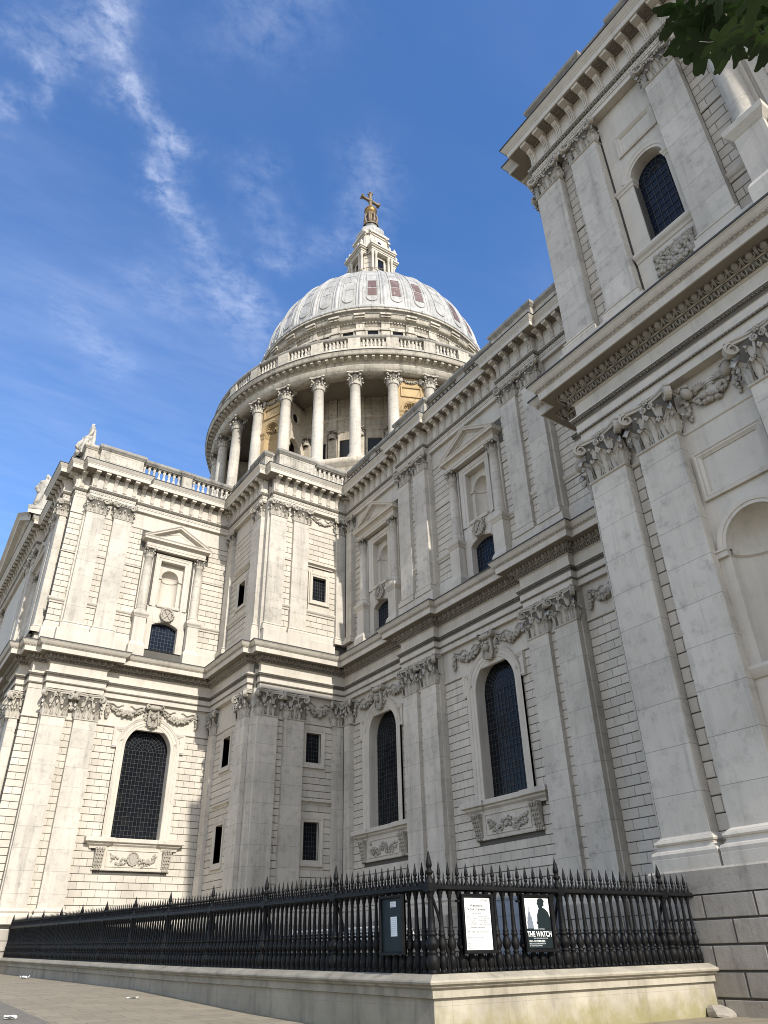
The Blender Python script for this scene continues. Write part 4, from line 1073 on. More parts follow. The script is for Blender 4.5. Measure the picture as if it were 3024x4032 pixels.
# transept west face
cT = -16.35
lower_wall(F_tran, -21.2, -8.55, [HOLE_BIG(cT)], EX_BIG(cT), [(-20.9, -12.35, 0, .84, 0), (-10.8, -10.2, .18, .55, 1)], name='transept_wall')
upper_wall(F_tran2, -21.2, -8.6, HOLE_AED(cT), EX_AED(cT), [(-21.0, -12.35, 0, .98, 0), (-10.86, -10.14, .18, .6, 1)], name='transept_wall')
for F, za, zb in ((F_tran, -2, 16.4), (F_tran2, 19.3, 32.3)):
    m = MB(); m.box(-12.42, -8.6, -.06, .12, za, zb); cpart('pier', m, M_shaft, F)
m = MB(); m.box(-12.65, -8.4, -.06, .72, 19.45, 20.85); cpart('pilaster_pedestal', m, M_plain, F_tran2)
big_window(F_tran, cT, 22, grid_u=13); aedicule(F_tran2, cT, 33)
# stepped corner of the transept
FS, FS2 = frame(54.88, 0, 90), frame(55.03, 0, 90)
for F, za, zb_ in ((FS, -2, 19.3), (FS2, 19.3, 35)):
    m = MB(); m.box(-8.7, -7.65, -1.3, -.06, za, zb_); cpart('transept_wall', m, M_joint, F)
for F, lo in ((FS, True), (FS2, False)):
    b = MB(); p = MB()
    if lo:
        rustic(b, -8.62, -7.5, 2.62, 14.36, 26, 1.0, (), 0.0, phase=1); ledge(p, -8.62, -7.5, [(-.1, 14.38), (.06, 14.43), (.07, 14.50), (.0, 14.56), (0, 16.4)], 0)
        sweep(p, [(-8.6, 0), (-7.5, 0)][::-1], base_prof(1.75, .87, .2), sgn=-1)
    else:
        rustic(b, -8.72, -7.62, 21.5, 22.92, 3, .95, (), 0, gh=.040); rustic(b, -8.72, -7.62, 23.34, 27.18, 8, .95, (), 0, gh=.040, phase=1); rustic(b, -8.72, -7.62, 27.36, 30.72, 7, .95, (), 0, gh=.040)
        ledge(p, -8.72, -7.62, STRING(22.93)); ledge(p, -8.72, -7.62, THIN(27.2)); ledge(p, -8.72, -7.62, [(-.1, 30.74), (.03, 30.78), (0, 30.86), (0, 32.3)])
        ledge(p, -8.9, -7.62, [(.18, 19.3), (.18, 20.82), (.12, 20.9), (.10, 21.1), (.08, 21.3), (.02, 21.42), (-.05, 21.5)])
    cpart('rusticated_blocks', b, M_block, F); cpart('frieze_band', p, M_plain, F)
# transept north front (seen edge-on)
c = MB(); core(c, 56.3, 60.05, -2.3, 35); core(c, 60.05, 66.05, -2.3, 35, (), -.6, .5); core(c, 66.05, 92, -2.3, 35); cpart('transept_wall', c, M_plain, F_trnN)
F_trnR, F_trnR2 = frame(0, -7.8, 0), frame(0, -7.95, 0)
for F, a, b_, ex in ((F_trnN2, 69.9, 81.9, ()), (F_trnR2, 60.1, 66.0, [(60.4, 65.7, 19, 31.7)])):
    b = MB(); rustic(b, a, b_, 21.5, 30.7, 19, .98, ex, .02, gh=.040); cpart('rusticated_blocks', b, M_block, F)
for F, a, b_ in ((F_trnN, 69.9, 81.9), (F_trnR, 60.1, 66.0)):
    b = MB(); rustic(b, a, b_, 2.62, 14.36, 26, .84, (), .03); cpart('rusticated_blocks', b, M_block, F)
aedicule(F_trnR2, 63.05, 37)
for u in (66.1, 68.3, 82.0, 84.3): pilaster(F_trnN, u, u+1.5, .33, 0, zb=2.0); pilaster(F_trnN2, u+.1, u+1.5, .33, 0, False)
m = MB(); m.prism([(66.4, 35.1), (86.0, 35.1), (76.2, 40.0)], -8.6, -6.95)
sweep(m, [(87.0, 35.2), (76.2, 40.6), (65.4, 35.2)], [(-1.0, -6.9), (-.9, -6.6), (-.6, -6.4), (-.55, -5.9), (-.1, -5.85), (.1, -5.6), (.15, -5.55), (.15, -8.6)], fn=lambda p, q, h: (p, h, q), sgn=-1); cpart('transept_pediment', m, M_trim)
# bastion
lower_wall(F_basW, -28.8, -21.05, [(-26.56, -25.34, 11.72, 13.82), (-26.56, -25.34, 5.44, 7.84)], [(-26.9, -25.0, 11.45, 14.3), (-26.9, -25.0, 5.0, 7.95)],
           [(-27.45, -24.95, .02, 1.0, 0), (-23.4, -22.85, .10, .55, 1)], name='bastion_wall')
upper_wall(F_basW2, -28.8, -21.2, [(-26.7, -25.5, 24.26, 26.35)], [(-27.1, -25.1, 23.62, 26.75)], [(-27.6, -24.95, .02, 1.0, 0), (-23.46, -22.79, .10, .6, 1)], name='bastion_wall')
rect_window(F_basW, -25.95, .60, 11.74, 13.80, None, (11.19, 14.37)); rect_window(F_basW, -25.95, .60, 5.46, 7.82, 9.2, (4.87, 8.05))
rect_window(frame(47.36, 0, 90), -26.1, .60, 24.28, 26.33, 27.45, (23.36, 26.72))
lower_wall(F_basN, 47.6, 55, [(50.7, 51.9, 11.72, 13.82), (50.7, 51.9, 5.44, 7.84)], [(50.35, 52.25, 11.45, 14.3), (50.35, 52.25, 5.0, 7.95)], [(49.25, 53.5, .0, 1.0, 0)], name='bastion_wall')
upper_wall(F_basN2, 47.8, 55, [(50.7, 51.9, 24.26, 26.35)], [(50.35, 52.25, 23.62, 26.75)], [(49.35, 53.6, .0, 1.0, 0)], name='bastion_wall')
rect_window(F_basN, 51.3, .60, 11.74, 13.80, None, (11.19, 14.37), -.85); rect_window(F_basN, 51.3, .60, 5.46, 7.82, 9.2, (4.87, 8.05), -.85); rect_window(frame(0, -21.14, 0), 51.3, .60, 24.28, 26.33, 27.45, (23.36, 26.72), -.85)
# the stepped corner pier of the bastion
m = MB(); m.box(47.25, 48.0, -22.0, -21.02, -2, 16.4); m.box(47.35, 48.2, -22.1, -21.15, 19.3, 32.3); cpart('pier', m, M_shaft)
# bastion pilaster pedestal course
m = MB(); m.box(-25.15, -21.25, -.06, .62, 19.45, 20.85); cpart('pilaster_pedestal', m, M_plain, F_basW2)
m = MB(); m.box(47.55, 49.6, -.06, .58, 19.45, 20.85); cpart('pilaster_pedestal', m, M_plain, F_basN2)
# garlands
def gar(F, xa, xb, z, sag, d, seed, **k):
    m = MB(); swag(m, xa, xb, z, sag, d, seed, **k); return cpart('garland', m, M_carve, F)
for F, c in ((F_nave, cA), (F_nave, cB), (F_tran, cT)):
    gar(F, c-3.35, c-.55, 16.0, .62, .06, int(c)+3); gar(F, c+.55, c+3.35, 16.0, .62, .06, int(c)+9)
gar(F_basW, -27.3, -25.1, 15.95, .75, .06, 41); gar(F_basW2, -27.4, -25.15, 31.9, .5, .06, 43, thick=.13)
gar(F_nave, 20.6, 22.7, 15.9, .6, .06, 44)
# chapel
cC = 9.13
lower_wall(F_chap, -14, 14.5, [(cC-.97, cC+.97, 6.55, 11.1)], [(cC-1.33, cC+1.33, 5.0, 14.4)], [(12.0, 12.6, .0, .6, 0), (7.8, 10.45, .0, 1.0, 1), (-.35, 6.25, 0, .84, 0)], name='chapel_wall')
m = MB(); pts = arch_pts(cC, .97, 6.55, 10.1, n=24)
arch_plate(m, pts, cC-1.32, cC+1.32, 11.55, .02, -.02); niche(m, cC, .97, 6.55, 10.1, -.02, .8)
sweep(m, pts[1:-1], [(0, .02), (.0, .07), (.10, .07), (.11, .10), (.22, .12), (.26, .12), (.26, .0)], fn=wallmap, sgn=-1)
for sx in (-1, 1): m.box(cC+sx*1.15-.175, cC+sx*1.15+.175, .0, .13, 9.84, 10.1); m.box(cC+sx*1.15-.185, cC+sx*1.15+.185, .0, .17, 10.02, 10.1)
n = 16; m.grid([[(cC+(.97-o)*math.cos(pi*i/n), -.02-(.8-o)*math.sin(pi*i/n), z) for i in range(n+1)] for o, z in ((0, 9.82), (.08, 9.88), (.09, 10.04), (0, 10.08))], smooth=False)
ledge(m, cC-1.30, cC+1.30, [(0, 6.16), (.08, 6.2), (.14, 6.3), (.20, 6.42), (.20, 6.52), (-.1, 6.55)], .0)
m.box(cC-1.32, cC+1.32, -.05, .015, 2.6, 6.2); m.box(cC-1.32, cC+1.32, -.05, .015, 11.5, 14.4)
for sx in (-1.0, 1.0): m.box(cC+sx*1.24-.09, cC+sx*1.24+.09, -.05, .012, 6.5, 10)
NI = cpart('niche', m, M_plain, F_chap)
m = MB(); P = [(cC+1.20, 11.80), (cC+1.20, 13.55), (cC-1.20, 13.55), (cC-1.20, 11.80)]
sweep(m, P, [(0, .02), (0, .12), (-.06, .13), (-.10, .09), (-.16, .11), (-.24, .05), (-.26, .05), (-.26, .02)], closed=True, fn=wallmap, sgn=-1); part('sunk_panel', m, M_trim, NI, F_chap)
m = MB(); relief(m, cC-.95, cC+.95, 4.9, 6.0, .02, 77, 160, .12, False, True); part('carved_panel', m, M_carve, NI, F_chap)
m = MB(); swag(m, 8.25, 10.0, 15.75, .60, .03, 51, thick=.17, n=24); face(m, 9.85, .22, 15.72, .46, .2); face(m, 8.35, .22, 15.72, .46, -.25)
for x, s in ((9.85, -1), (8.35, 1)): wing(m, x, .05, 15.75, .50, s); wing(m, x, .05, 15.6, .36, -s)
cpart('garland', m, M_carve, F_chap)
upper_wall(F_chap2, -14, 14.3, [(cC-1.06, cC+.50, 23.25, 28.1)], [(7.8, 10.42, 19, 32)], [(11.94, 12.66, 0, .6, 0), (-.41, 6.3, 0, 1.0, 1)], name='chapel_wall')
cW = 8.86
m = MB(); hw = .79; pts = arch_pts(cW, hw, 23.25, 27.18, n=22); arch_plate(m, pts, 7.8, 10.42, 28.15, .0, -.5)
m.box(7.8, 10.42, -.05, .0, 28.15, 32.2); m.box(7.8, 10.42, -.05, .0, 19.3, 23.26)
sweep(m, pts[1:-1], [(0, .0), (.0, .05), (.12, .05), (.13, .08), (.28, .10), (.36, .13), (.38, .13), (.38, .0)], fn=wallmap, sgn=-1)
for u0, u1 in ((7.8, cW-hw), (cW+hw, 10.42)): ledge(m, u0, u1, [(0, 26.85), (.04, 26.88), (.05, 27.0), (.10, 27.06), (.12, 27.16), (-.05, 27.2)], .0)
ledge(m, 7.8, 10.42, [(0, 22.78), (.04, 22.80), (.08, 22.92), (.16, 23.0), (.20, 23.08), (.20, 23.2), (-.3, 23.26)], .0, False)
sweep(m, [(10.42, 0), (7.8, 0)], [(.12, 19.3), (.12, 20.85), (.05, 21.0), (0, 21.1)], sgn=-1)
CW = cpart('window', (lambda g: (glass_fill(g, pts, -.48, 7, .33, 5), g)[1])(MB()), M_glassb, F_chap2); part('window_surround', m, M_plain, CW, F_chap2)
b = MB(); bars(b, cW, hw, 23.25, 27.18, -.455, 6, .36, .014, True, None, (.3, .65), 8); b.box(cW-.45, cW+.45, -.46, -.42, 26.5, 27.5) if False else None; part('glazing_bars', b, M_came, CW, F_chap2)
m = MB(); P = [(cW+.98, 28.85), (cW+.98, 30.20), (cW-.98, 30.20), (cW-.98, 28.85)]
sweep(m, P, [(0, .0), (0, .09), (-.06, .10), (-.10, .07), (-.16, .09), (-.24, .03), (-.26, .0)], closed=True, fn=wallmap, sgn=-1); part('sunk_panel', m, M_trim, CW, F_chap2)
m = MB(); m.box(cW-.92, cW+.92, -.02, .004, 21.4, 22.55); relief(m, cW-.88, cW+.88, 21.45, 22.5, .0, 78, 230, .11, False, True); part('carved_panel', m, M_carve, CW, F_chap2)
m = MB(); m.box(10.2, 14.4, -.06, .62, 19.45, 20.85); m.box(-2.1, 8.0, -.06, .62, 19.45, 20.85); cpart('pilaster_pedestal', m, M_plain, F_chap2)
# the central bay of the chapel's upper storey: a columned frame on pedestals with a tall window
def chapel_aedicule():
    cu = 2.9; m = MB()
    for sx in (-1, 1):
        u = cu+sx*1.98
        ledge(m, u-.52, u+.52, [(0, 19.5), (.16, 19.5), (.16, 20.9), (.08, 21.1), (0, 21.2), (0, 23.4), (.04, 23.45), (.10, 23.55), (.20, 23.7), (.22, 23.95), (-.3, 23.98)], .95, True, 1.0)
        m.box(u-.51, u+.51, .0, .94, 19.45, 23.975); m.box(u-.5, u+.5, -.05, .2, 23.9, 30.2)
    ledge(m, cu-2.6, cu+2.6, [(0, 29.9), (.0, 30.3), (.05, 30.35), (.3, 30.5), (.4, 30.7), (-.2, 30.75)], .98, True, 1.0); m.box(cu-2.59, cu+2.59, 0, .97, 29.91, 30.7)
    pts = arch_pts(cu, 1.0, 23.3, 28.2, n=20); arch_plate(m, pts, cu-1.5, cu+1.5, 29.9, .05, -.3)
    sweep(m, pts, [(0, .05), (0, .12), (.2, .12), (.22, .17), (.34, .18), (.36, .05)], fn=wallmap, sgn=-1)
    a = cpart('aedicule', m, M_plain, F_chap2)
    g = MB(); glass_fill(g, pts, -.04); part('window_pane', g, M_glassb, a, F_chap2)
    b = MB(); bars(b, cu, 1.0, 23.3, 28.2, -.035, 7, .36, .014, True, None, (.3, .65), 8); part('glazing_bars', b, M_came, a, F_chap2)
    for sx in (-1, 1):
        u = cu+sx*1.98; r = .40; c = MB()
        c.lathe([(r*1.42, 23.98), (r*1.42, 24.1), (r*1.38, 24.12), (r*1.40, 24.2), (r*1.12, 24.26), (r*1.2, 24.36), (r*1.02, 24.45), (r, 24.5), (r, 26.4), (r*.92, 28.2), (r*.86, 29.2), (r*.95, 29.22), (r*.86, 29.28)], 28, (u, .46))
        part('column', c, M_shaft, a, F_chap2); part('capital', COLA_CAP, None, a, F_chap2 @ Matrix.Translation((u, .46, 29.15)))
chapel_aedicule()
# chapel corner pier, east return, roof masses
m = MB(); m.box(13.5, 14.18, -20.5, -19.34, -2, 16.4); m.box(13.4, 14.02, -20.5, -19.5, 19.3, 32.3); m.box(13.6, 14.50, -29, -19.68, -2, 35); cpart('pier', m, M_shaft)
m = MB(); m.box(-14, 13.6, -60, -20.75, 0, 34.9); m.box(13.5, 49, -68, -30.4, 0, 34.6); m.box(48.6, 56, -60, -22.2, 0, 34.6); m.box(56.6, 91, -92, -9.4, 0, 34.6); m.box(13, 91, -66, -31, 34, 36.2); m.box(13, 56.8, -31.2, -29.2, 34.3, 34.7); m.box(55.5, 91, -22.5, -8.3, 34.3, 34.7)
cpart('roof', m, M_lead)

# --- the plinth under the walls
def plinth(F, u0, u1, d, name='plinth', L=1.45, zt=1.75, z0=-2.0, ends=True, ph=0):
    m = MB(); ledge(m, u0, u1, [(0, 1.16), (.0, 1.70), (-.03, 1.75), (-.6, 1.78)], d, ends)
    w = cpart(name, m, M_plinth, F)
    c = MB(); c.box(u0+.05, u1-.05, -.8, d-.07, z0, 1.2); part('joints', c, M_joint, w, F)
    b = MB(); rustic(b, u0, u1, z0+.36, 1.15, 5, L, (), d-.0, .06, .05, .045, ph); part('rusticated_blocks', b, M_plinth, w, F)
plinth(F_chap, -14, 14.6, .74, ph=0)
plinth(frame(14.5, 0, -90), 19.0, 28, .45)
plinth(F_nave, 14.9, 47.3, .85); plinth(F_basW, -28.3, -21.0, .7); plinth(F_basN, 47.0, 54, .65); plinth(F_tran, -20.9, -8.4, .85); plinth(frame(55.2, 0, 90), -8.4, -7.0, .7)
for F, a, b, dd in ((F_nave, 23.0, 27.1, 1.05), (F_nave, 35, 39, 1.05)): plinth(F, a, b, dd)

# --- parapets and balustrades
BAL = MB(); BAL.lathe([(.11, 0), (.11, .07), (.085, .09), (.10, .13), (.145, .22), (.155, .32), (.12, .46), (.085, .56), (.075, .62), (.10, .64), (.10, .67), (.075, .70), (.085, .78), (.12, .86), (.145, .96), (.13, 1.06), (.09, 1.13), (.11, 1.15), (.11, 1.22)], 10)
BAL.box(-.145, .145, -.145, .145, -.01, .07); BAL.box(-.145, .145, -.145, .145, 1.16, 1.24)
BALM = BAL.mesh('baluster', M_trim)
COP = [(-.05, 36.94), (.06, 36.96), (.09, 37.02), (.16, 37.10), (.20, 37.16), (.20, 37.36), (.15, 37.42), (-.05, 37.46)]
def parapet(F, fields, solids, d, t=.42, wallname='balustrade'):
    m = MB(); cp = MB(); bl = []
    us = [x for f in fields+solids for x in f[:2]]; u0, u1 = min(us), max(us)
    for a, b in fields:
        ledge(m, a, b, [(.10, 35.12), (.10, 35.62), (.05, 35.70), (-.4, 35.72)], d, False); m.box(a, b, d-t, d-.01, 35.0, 35.7)
        ledge(cp, a, b, COP, d, False); cp.box(a, b, d-t-.12, d-.04, 36.93, 37.45)
        n = max(1, round((b-a)/.445)); bl += [(a+(b-a)*(k+.5)/n) for k in range(n)]
    for s in solids:
        a, b = s[:2]; dd = d+(s[2] if len(s) > 2 else .12); pan = s[3] if len(s) > 3 else True
        m.box(a+.01, b-.01, d-t-.1, dd-.008, 35.0, 37.43)
        ledge(m, a, b, [(.10, 35.12), (.10, 35.62), (.04, 35.72), (0, 35.75), (0, 36.94), (.06, 36.96)], dd, True, dd-d+t+.1); ledge(cp, a, b, COP[1:], dd, True, dd-d+t+.1)
        if pan:
            P = [(b-.35, 35.98), (b-.35, 36.82), (a+.35, 36.82), (a+.35, 35.98)]
            sweep(m, P, [(0, dd-.005), (0, dd+.02), (-.04, dd+.02), (-.09, dd-.03), (-.11, dd-.03)], closed=True, fn=wallmap, sgn=-1)
    w = cpart(wallname, m, M_gal, F); part('coping', cp, M_coping, w, F)
    for u in bl: part('baluster', BALM, None, w, F @ Matrix.Translation((u, d-.2, 35.71)))
    return w
parapet(F_nave2, [(27.0, 30.5), (31.4, 35.0), (38.95, 42.5), (43.4, 47.0)], [(30.5, 31.4, .05, False), (42.5, 43.4, .05, False), (23.1, 27.0, .42), (35.0, 38.95, .42), (14.5, 23.1, .02, False)], .10)
parapet(F_basW2, [(-28.4, -25.15)], [(-25.15, -21.75, .14), (-28.75, -28.4, .06, False)], .28)
parapet(F_basN2, [(50.6, 54.3)], [(48.0, 50.6, .12), (54.3, 54.8, .05, False)], .18)
parapet(F_tran2, [(-16.0, -12.45), (-21.0, -16.95)], [(-16.95, -16.0, .05, False), (-12.45, -8.85, .32), (-21.5, -21.0, .05, False)], .12)
m = MB(); m.box(-8.84, -7.71, -1.2, .09, 35, 37.4); ledge(m, -8.85, -7.7, [(.06, 35.12), (.06, 35.62), (0, 35.72), (0, 36.94)]+COP[1:], .10, True, 1.2); cpart('parapet', m, M_gal, FS2)
m = MB(); m.box(47.95, 48.5, -22.4, -21.45, 35, 37.41); ledge(m, -22.5, -21.5, [(.05, 35.12), (0, 35.72), (0, 36.94)]+COP[1:], .12) if False else None; cpart('parapet', m, M_gal)
m = MB(); m.box(56.45, 60.0, -.8, .10, 35, 37.4); ledge(m, 56.45, 60.0, [(.06, 35.12), (0, 35.72), (0, 36.94)]+COP[1:], .10); m.box(55.1, 60, -2.0, -.35, 35, 37.3); m.box(60, 66.3, -.9, -.45, 35, 36.3); m.box(66.3, 67.6, -.7, .6, 35, 36.35); cpart('parapet', m, M_gal, F_trnN2)
parapet(F_chap2, [], [(10.2, 13.55, .35), (8.2, 10.2, .10, False), (-2.5, 8.2, .30, False), (-14, -2.5, .1, False)], .05)
parapet(frame(14.2, 0, -90), [], [(20.0, 28.0, .10, False)], -.15)

# --- the drum, dome and lantern
DC = (73.09, -49.02)
def dl(prof, n=128): m = MB(); m.lathe(prof, n, DC); return m
def rad(r, a, z=0): return (DC[0]+r*math.cos(a), DC[1]+r*math.sin(a), z)
def RB(m, r0, r1, a, w, z0, z1):                  # radial box centred on angle a
    c, s = math.cos(a), math.sin(a); vs = []
    for z in (z0, z1):
        for r, t in ((r0, -w/2), (r1, -w/2), (r1, w/2), (r0, w/2)): vs.append((DC[0]+r*c-t*s, DC[1]+r*s+t*c, z))
    m.add(vs, [(0, 3, 2, 1), (4, 5, 6, 7), (0, 1, 5, 4), (1, 2, 6, 5), (2, 3, 7, 6), (3, 0, 4, 7)])
def RF(a, r): return Matrix.Translation(rad(r, a)) @ Matrix.Rotation(a-pi/2, 4, 'Z')     # local y = outward
CA = [R(140.625+11.25*k) for k in range(32)]
FILL = [R(157.5+45*k-5.625+5.625) for k in range(8)]
DR = cpart('drum', dl([(23.4, 34), (23.4, 44.6), (23.5, 44.9), (23.9, 45.2), (24.0, 45.7), (23.7, 45.9), (23.4, 46.05), (23.4, 46.2), (17.4, 46.25), (17.4, 59.4)]), M_drum)
m = dl([(17.4, 55.9), (17.55, 56.0), (17.75, 56.15), (17.8, 56.35), (17.4, 56.42)]); m.lathe([(17.4, 48.6), (17.5, 48.65), (17.5, 48.95), (17.4, 49.0)], 128, DC)
sl_, ws, wg = m, MB(), MB()
for k in range(32):
    a = CA[k]+R(5.625)
    if any(abs(((a-f+pi) % (2*pi))-pi) < .02 for f in FILL): continue
    RB(wg, 17.2, 17.44, a, 1.75, 49.4, 52.9)
    for t in (-.95, .95):
        RB(ws, 17.3, 17.6, a+t/17.4, .2, 49.0, 54.3)
    for q in range(7): RB(ws, 17.3, 17.56, a+(-.75+.25*q)/17.4, .235, 52.95, 54.1)
    RB(ws, 17.3, 17.62, a, 2.2, 54.1, 54.4)
    for t in (-1.0, 1.0): RB(ws, 17.3, 17.58, a+t/17.4, .22, 56.6, 59.0)
    RB(ws, 17.3, 17.58, a, 2.2, 56.5, 56.7)
for a in CA:
    RB(ws, 17.2, 17.75, a, 1.0, 46.2, 53.2); RB(ws, 17.2, 17.7, a, 1.05, 54.2, 59.3)
part('mouldings', sl_, M_drum, DR); part('window_surrounds', ws, M_drum, DR); part('window_panes', wg, M_glass, DR)
for a in CA:
    if math.cos(a-R(146)) > -.2: part('capital', COLA_CAP, None, DR, RF(a, 17.75) @ Matrix.Translation((0, 0, 53.2)) @ Matrix.Scale(1.3, 4))
m = dl([(17.3, 59.32), (22.3, 59.32)])
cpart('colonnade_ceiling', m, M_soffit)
PE = cpart('colonnade_entablature', dl([(21.7, 59.4), (21.7, 58.47), (23.12, 58.47), (23.12, 58.78), (23.18, 58.80), (23.18, 59.20), (23.32, 59.34), (23.32, 59.40), (23.05, 59.44), (23.05, 60.10), (23.2, 60.2), (23.3, 60.38), (23.92, 60.40), (23.92, 60.36), (24.02, 60.36),
    (24.03, 60.68), (24.12, 60.85), (24.18, 60.98), (24.18, 61.04), (23.2, 61.2)]), M_gal)
m = MB()
for k in range(160): RB(m, 23.2, 23.86, 2*pi*k/160, .36, 60.12, 60.385)
part('brackets', m, M_trim, PE)
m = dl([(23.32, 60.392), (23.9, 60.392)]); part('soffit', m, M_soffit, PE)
PCAP = capital_round(.66, 1.62, 8).mesh('capital', (M_capital, M_sootshade))
cm = MB(); cr = .67
cm.lathe([(cr*1.5, 46.2), (cr*1.5, 46.5), (cr*1.35, 46.52), (cr*1.42, 46.62), (cr*1.40, 46.74), (cr*1.12, 46.82), (cr*1.22, 46.95), (cr*1.02, 47.05), (cr, 47.1), (cr, 50.5), (cr*.95, 53.5), (cr*.87, 56.8), (cr*.93, 56.84), (cr*.87, 56.9)], 20)
PCM = cm.mesh('column', M_shaft)
for a in CA:
    if math.cos(a-R(146)) < -.35: continue
    c = cpart('column', PCM, None, RF(a, 22.4)); part('capital', PCAP, None, c, RF(a, 22.4) @ Matrix.Translation((0, 0, 56.86)))
for f in FILL:
    if math.cos(f-R(146)) < 0: continue
    FF = RF(f, 22.15); m = MB(); hw = 1.72
    pts = arch_pts(0, 1.02, 47.6, 53.6, n=20); arch_plate(m, pts, -hw, hw, 58.4, 0, -.02); niche(m, 0, 1.02, 47.6, 53.6, -.02, .9)
    m.box(-hw, hw, -.6, .0, 46.2, 47.62); m.box(-hw, hw, -1.3, -1.0, 46.2, 58.4)
    w = cpart('niche', m, M_ochre, FF)
    m = MB(); sweep(m, pts[1:-1], [(.08, .0), (.10, .10), (.22, .12), (.30, .16), (.34, .0)], fn=wallmap, sgn=-1)
    for sx in (-1, 1): ledge(m, sx*1.40-.34, sx*1.40+.34, [(0, 52.7), (.08, 52.85), (.10, 53.1), (.22, 53.3), (.26, 53.5), (-.1, 53.6)], .02)
    n = 14; m.grid([[((1.02-o)*math.cos(pi*i/n), -.02-(.9-o)*math.sin(pi*i/n), z) for i in range(n+1)] for o, z in ((0, 52.8), (.1, 53.0), (.2, 53.3), (.2, 53.5), (0, 53.58))], smooth=False)
    for a, b, c, e in ((-1.25, 1.25, 56.85, 57.05), (-1.25, 1.25, 55.5, 55.65), (-1.25, -1.1, 55.65, 56.85), (1.1, 1.25, 55.65, 56.85)): m.box(a, b, -.02, .14, c, e)
    part('niche_mouldings', m, M_ochre, w, FF)
    m = MB()
    for k in range(9):
        b = pi*(k+.5)/9; m.tube([((.92*q)*math.cos(b), -.04-.72*(1-q*q)**.5*.9*math.sin(b) if q < 1 else -.06, 53.62+.92*q*math.sin(b)*.95) for q in (.15, .4, .65, .85, 1.0)], [.03, .05, .07, .08, .06], 5)
    part('shell', m, M_ochre, w, FF)
    m = MB(); swag(m, -1.2, 1.2, 58.1, .45, .05, 5, thick=.2, n=18, drops=False); 
    for sx in (-1, 1): m.blob((sx*1.25, .15, 57.9), .28, .25, .42, 3, .3, 8, 6); m.blob((sx*1.2, .2, 58.2), .2, .2, .2, 4, .2, 8, 5)
    part('garland', m, M_carve, w, FF)
    # radial walls beside the filled bay, pierced by an arch and a round eye
    m = MB(); g2 = MB()
    for sx in (-1, 1):
        G = frame(0, 0, 0); aa = f+sx*R(4.4)
        ca, sa = math.cos(aa), math.sin(aa)
        N = (-sa*sx, ca*sx)
        def T(r, d, z): return (DC[0]+r*ca+N[0]*d, DC[1]+r*sa+N[1]*d, z)
        ar = [(20.7, 46.2)]+[(19.85+.85*math.cos(pi*k/12), 52.2+.85*math.sin(pi*k/12)) for k in range(13)]+[(19.0, 46.2)]
        mm = MB(); arch_plate(mm, ar, 17.4, 22.2, 58.5, 0, -.5)
        sweep(mm, ar[1:-1], [(0, .0), (0, .08), (.25, .10), (.27, 0)], fn=wallmap, sgn=-1)
        for u0, u1 in ((18.4, 19.0), (20.7, 21.3)): mm.box(u0, u1, 0, .16, 51.6, 52.1)
        mm.v = [T(*p) for p in mm.v]; m.merge(mm)
        og = MB(); og.v = [T(19.85+.5*math.cos(2*pi*k/20), .03, 56.2+.62*math.sin(2*pi*k/20)) for k in range(20)]; og.f = [tuple(range(20))]; og.sm = [False]; og.mi = [0]; g2.merge(og)
        rg = MB(); rg.tube([(19.85+.62*math.cos(2*pi*k/20), .05, 56.2+.74*math.sin(2*pi*k/20)) for k in range(21)], .13, 6, cap=False); rg.v = [T(*p) for p in rg.v]; m.merge(rg)
    part('radial_wall', m, M_drum, w); part('round_opening', g2, M_glass, w)
# stone gallery balustrade
m = dl([(22.9, 61.0), (23.5, 61.05), (23.5, 61.9), (23.42, 62.08), (22.9, 62.1)]); mc = dl([(22.85, 63.42), (23.42, 63.42), (23.52, 63.52), (23.6, 63.68), (23.6, 63.86), (23.5, 63.95), (22.9, 64.0), (22.85, 63.42)])
for a in CA: RB(m, 22.85, 23.55, a, 1.5, 61.5, 63.5)
GB = cpart('balustrade', m, M_gal); part('coping', mc, M_coping, GB)
m = dl([(24.19, 60.97), (24.22, 60.97), (24.22, 61.06), (23.4, 61.2)]); part('lead_flashing', m, M_lead, GB)
front, rest = [], []
for a in CA:
    for q in range(6):
        b = a+R(2.15)+R(11.25-4.3)*(q+.5)/6; front.append(b)
front.sort(key=lambda b: -math.cos(b-R(146)))
for i, b in enumerate(front):
    if i < 35: part('baluster', BALM, None, GB, RF(b, 23.2) @ Matrix.Translation((0, 0, 62.08)) @ Matrix.Diagonal((1.15, 1.15, 1.1, 1)))
m = MB()
for b in front[35:150]: m.lathe([(.15, 62.08), (.13, 62.16), (.18, 62.42), (.09, 62.72), (.11, 62.78), (.09, 62.84), (.17, 63.15), (.13, 63.36), (.16, 63.44)], 8, rad(23.2, b)[:2])
tag(part('baluster', m, M_trim, GB), kind='stuff')
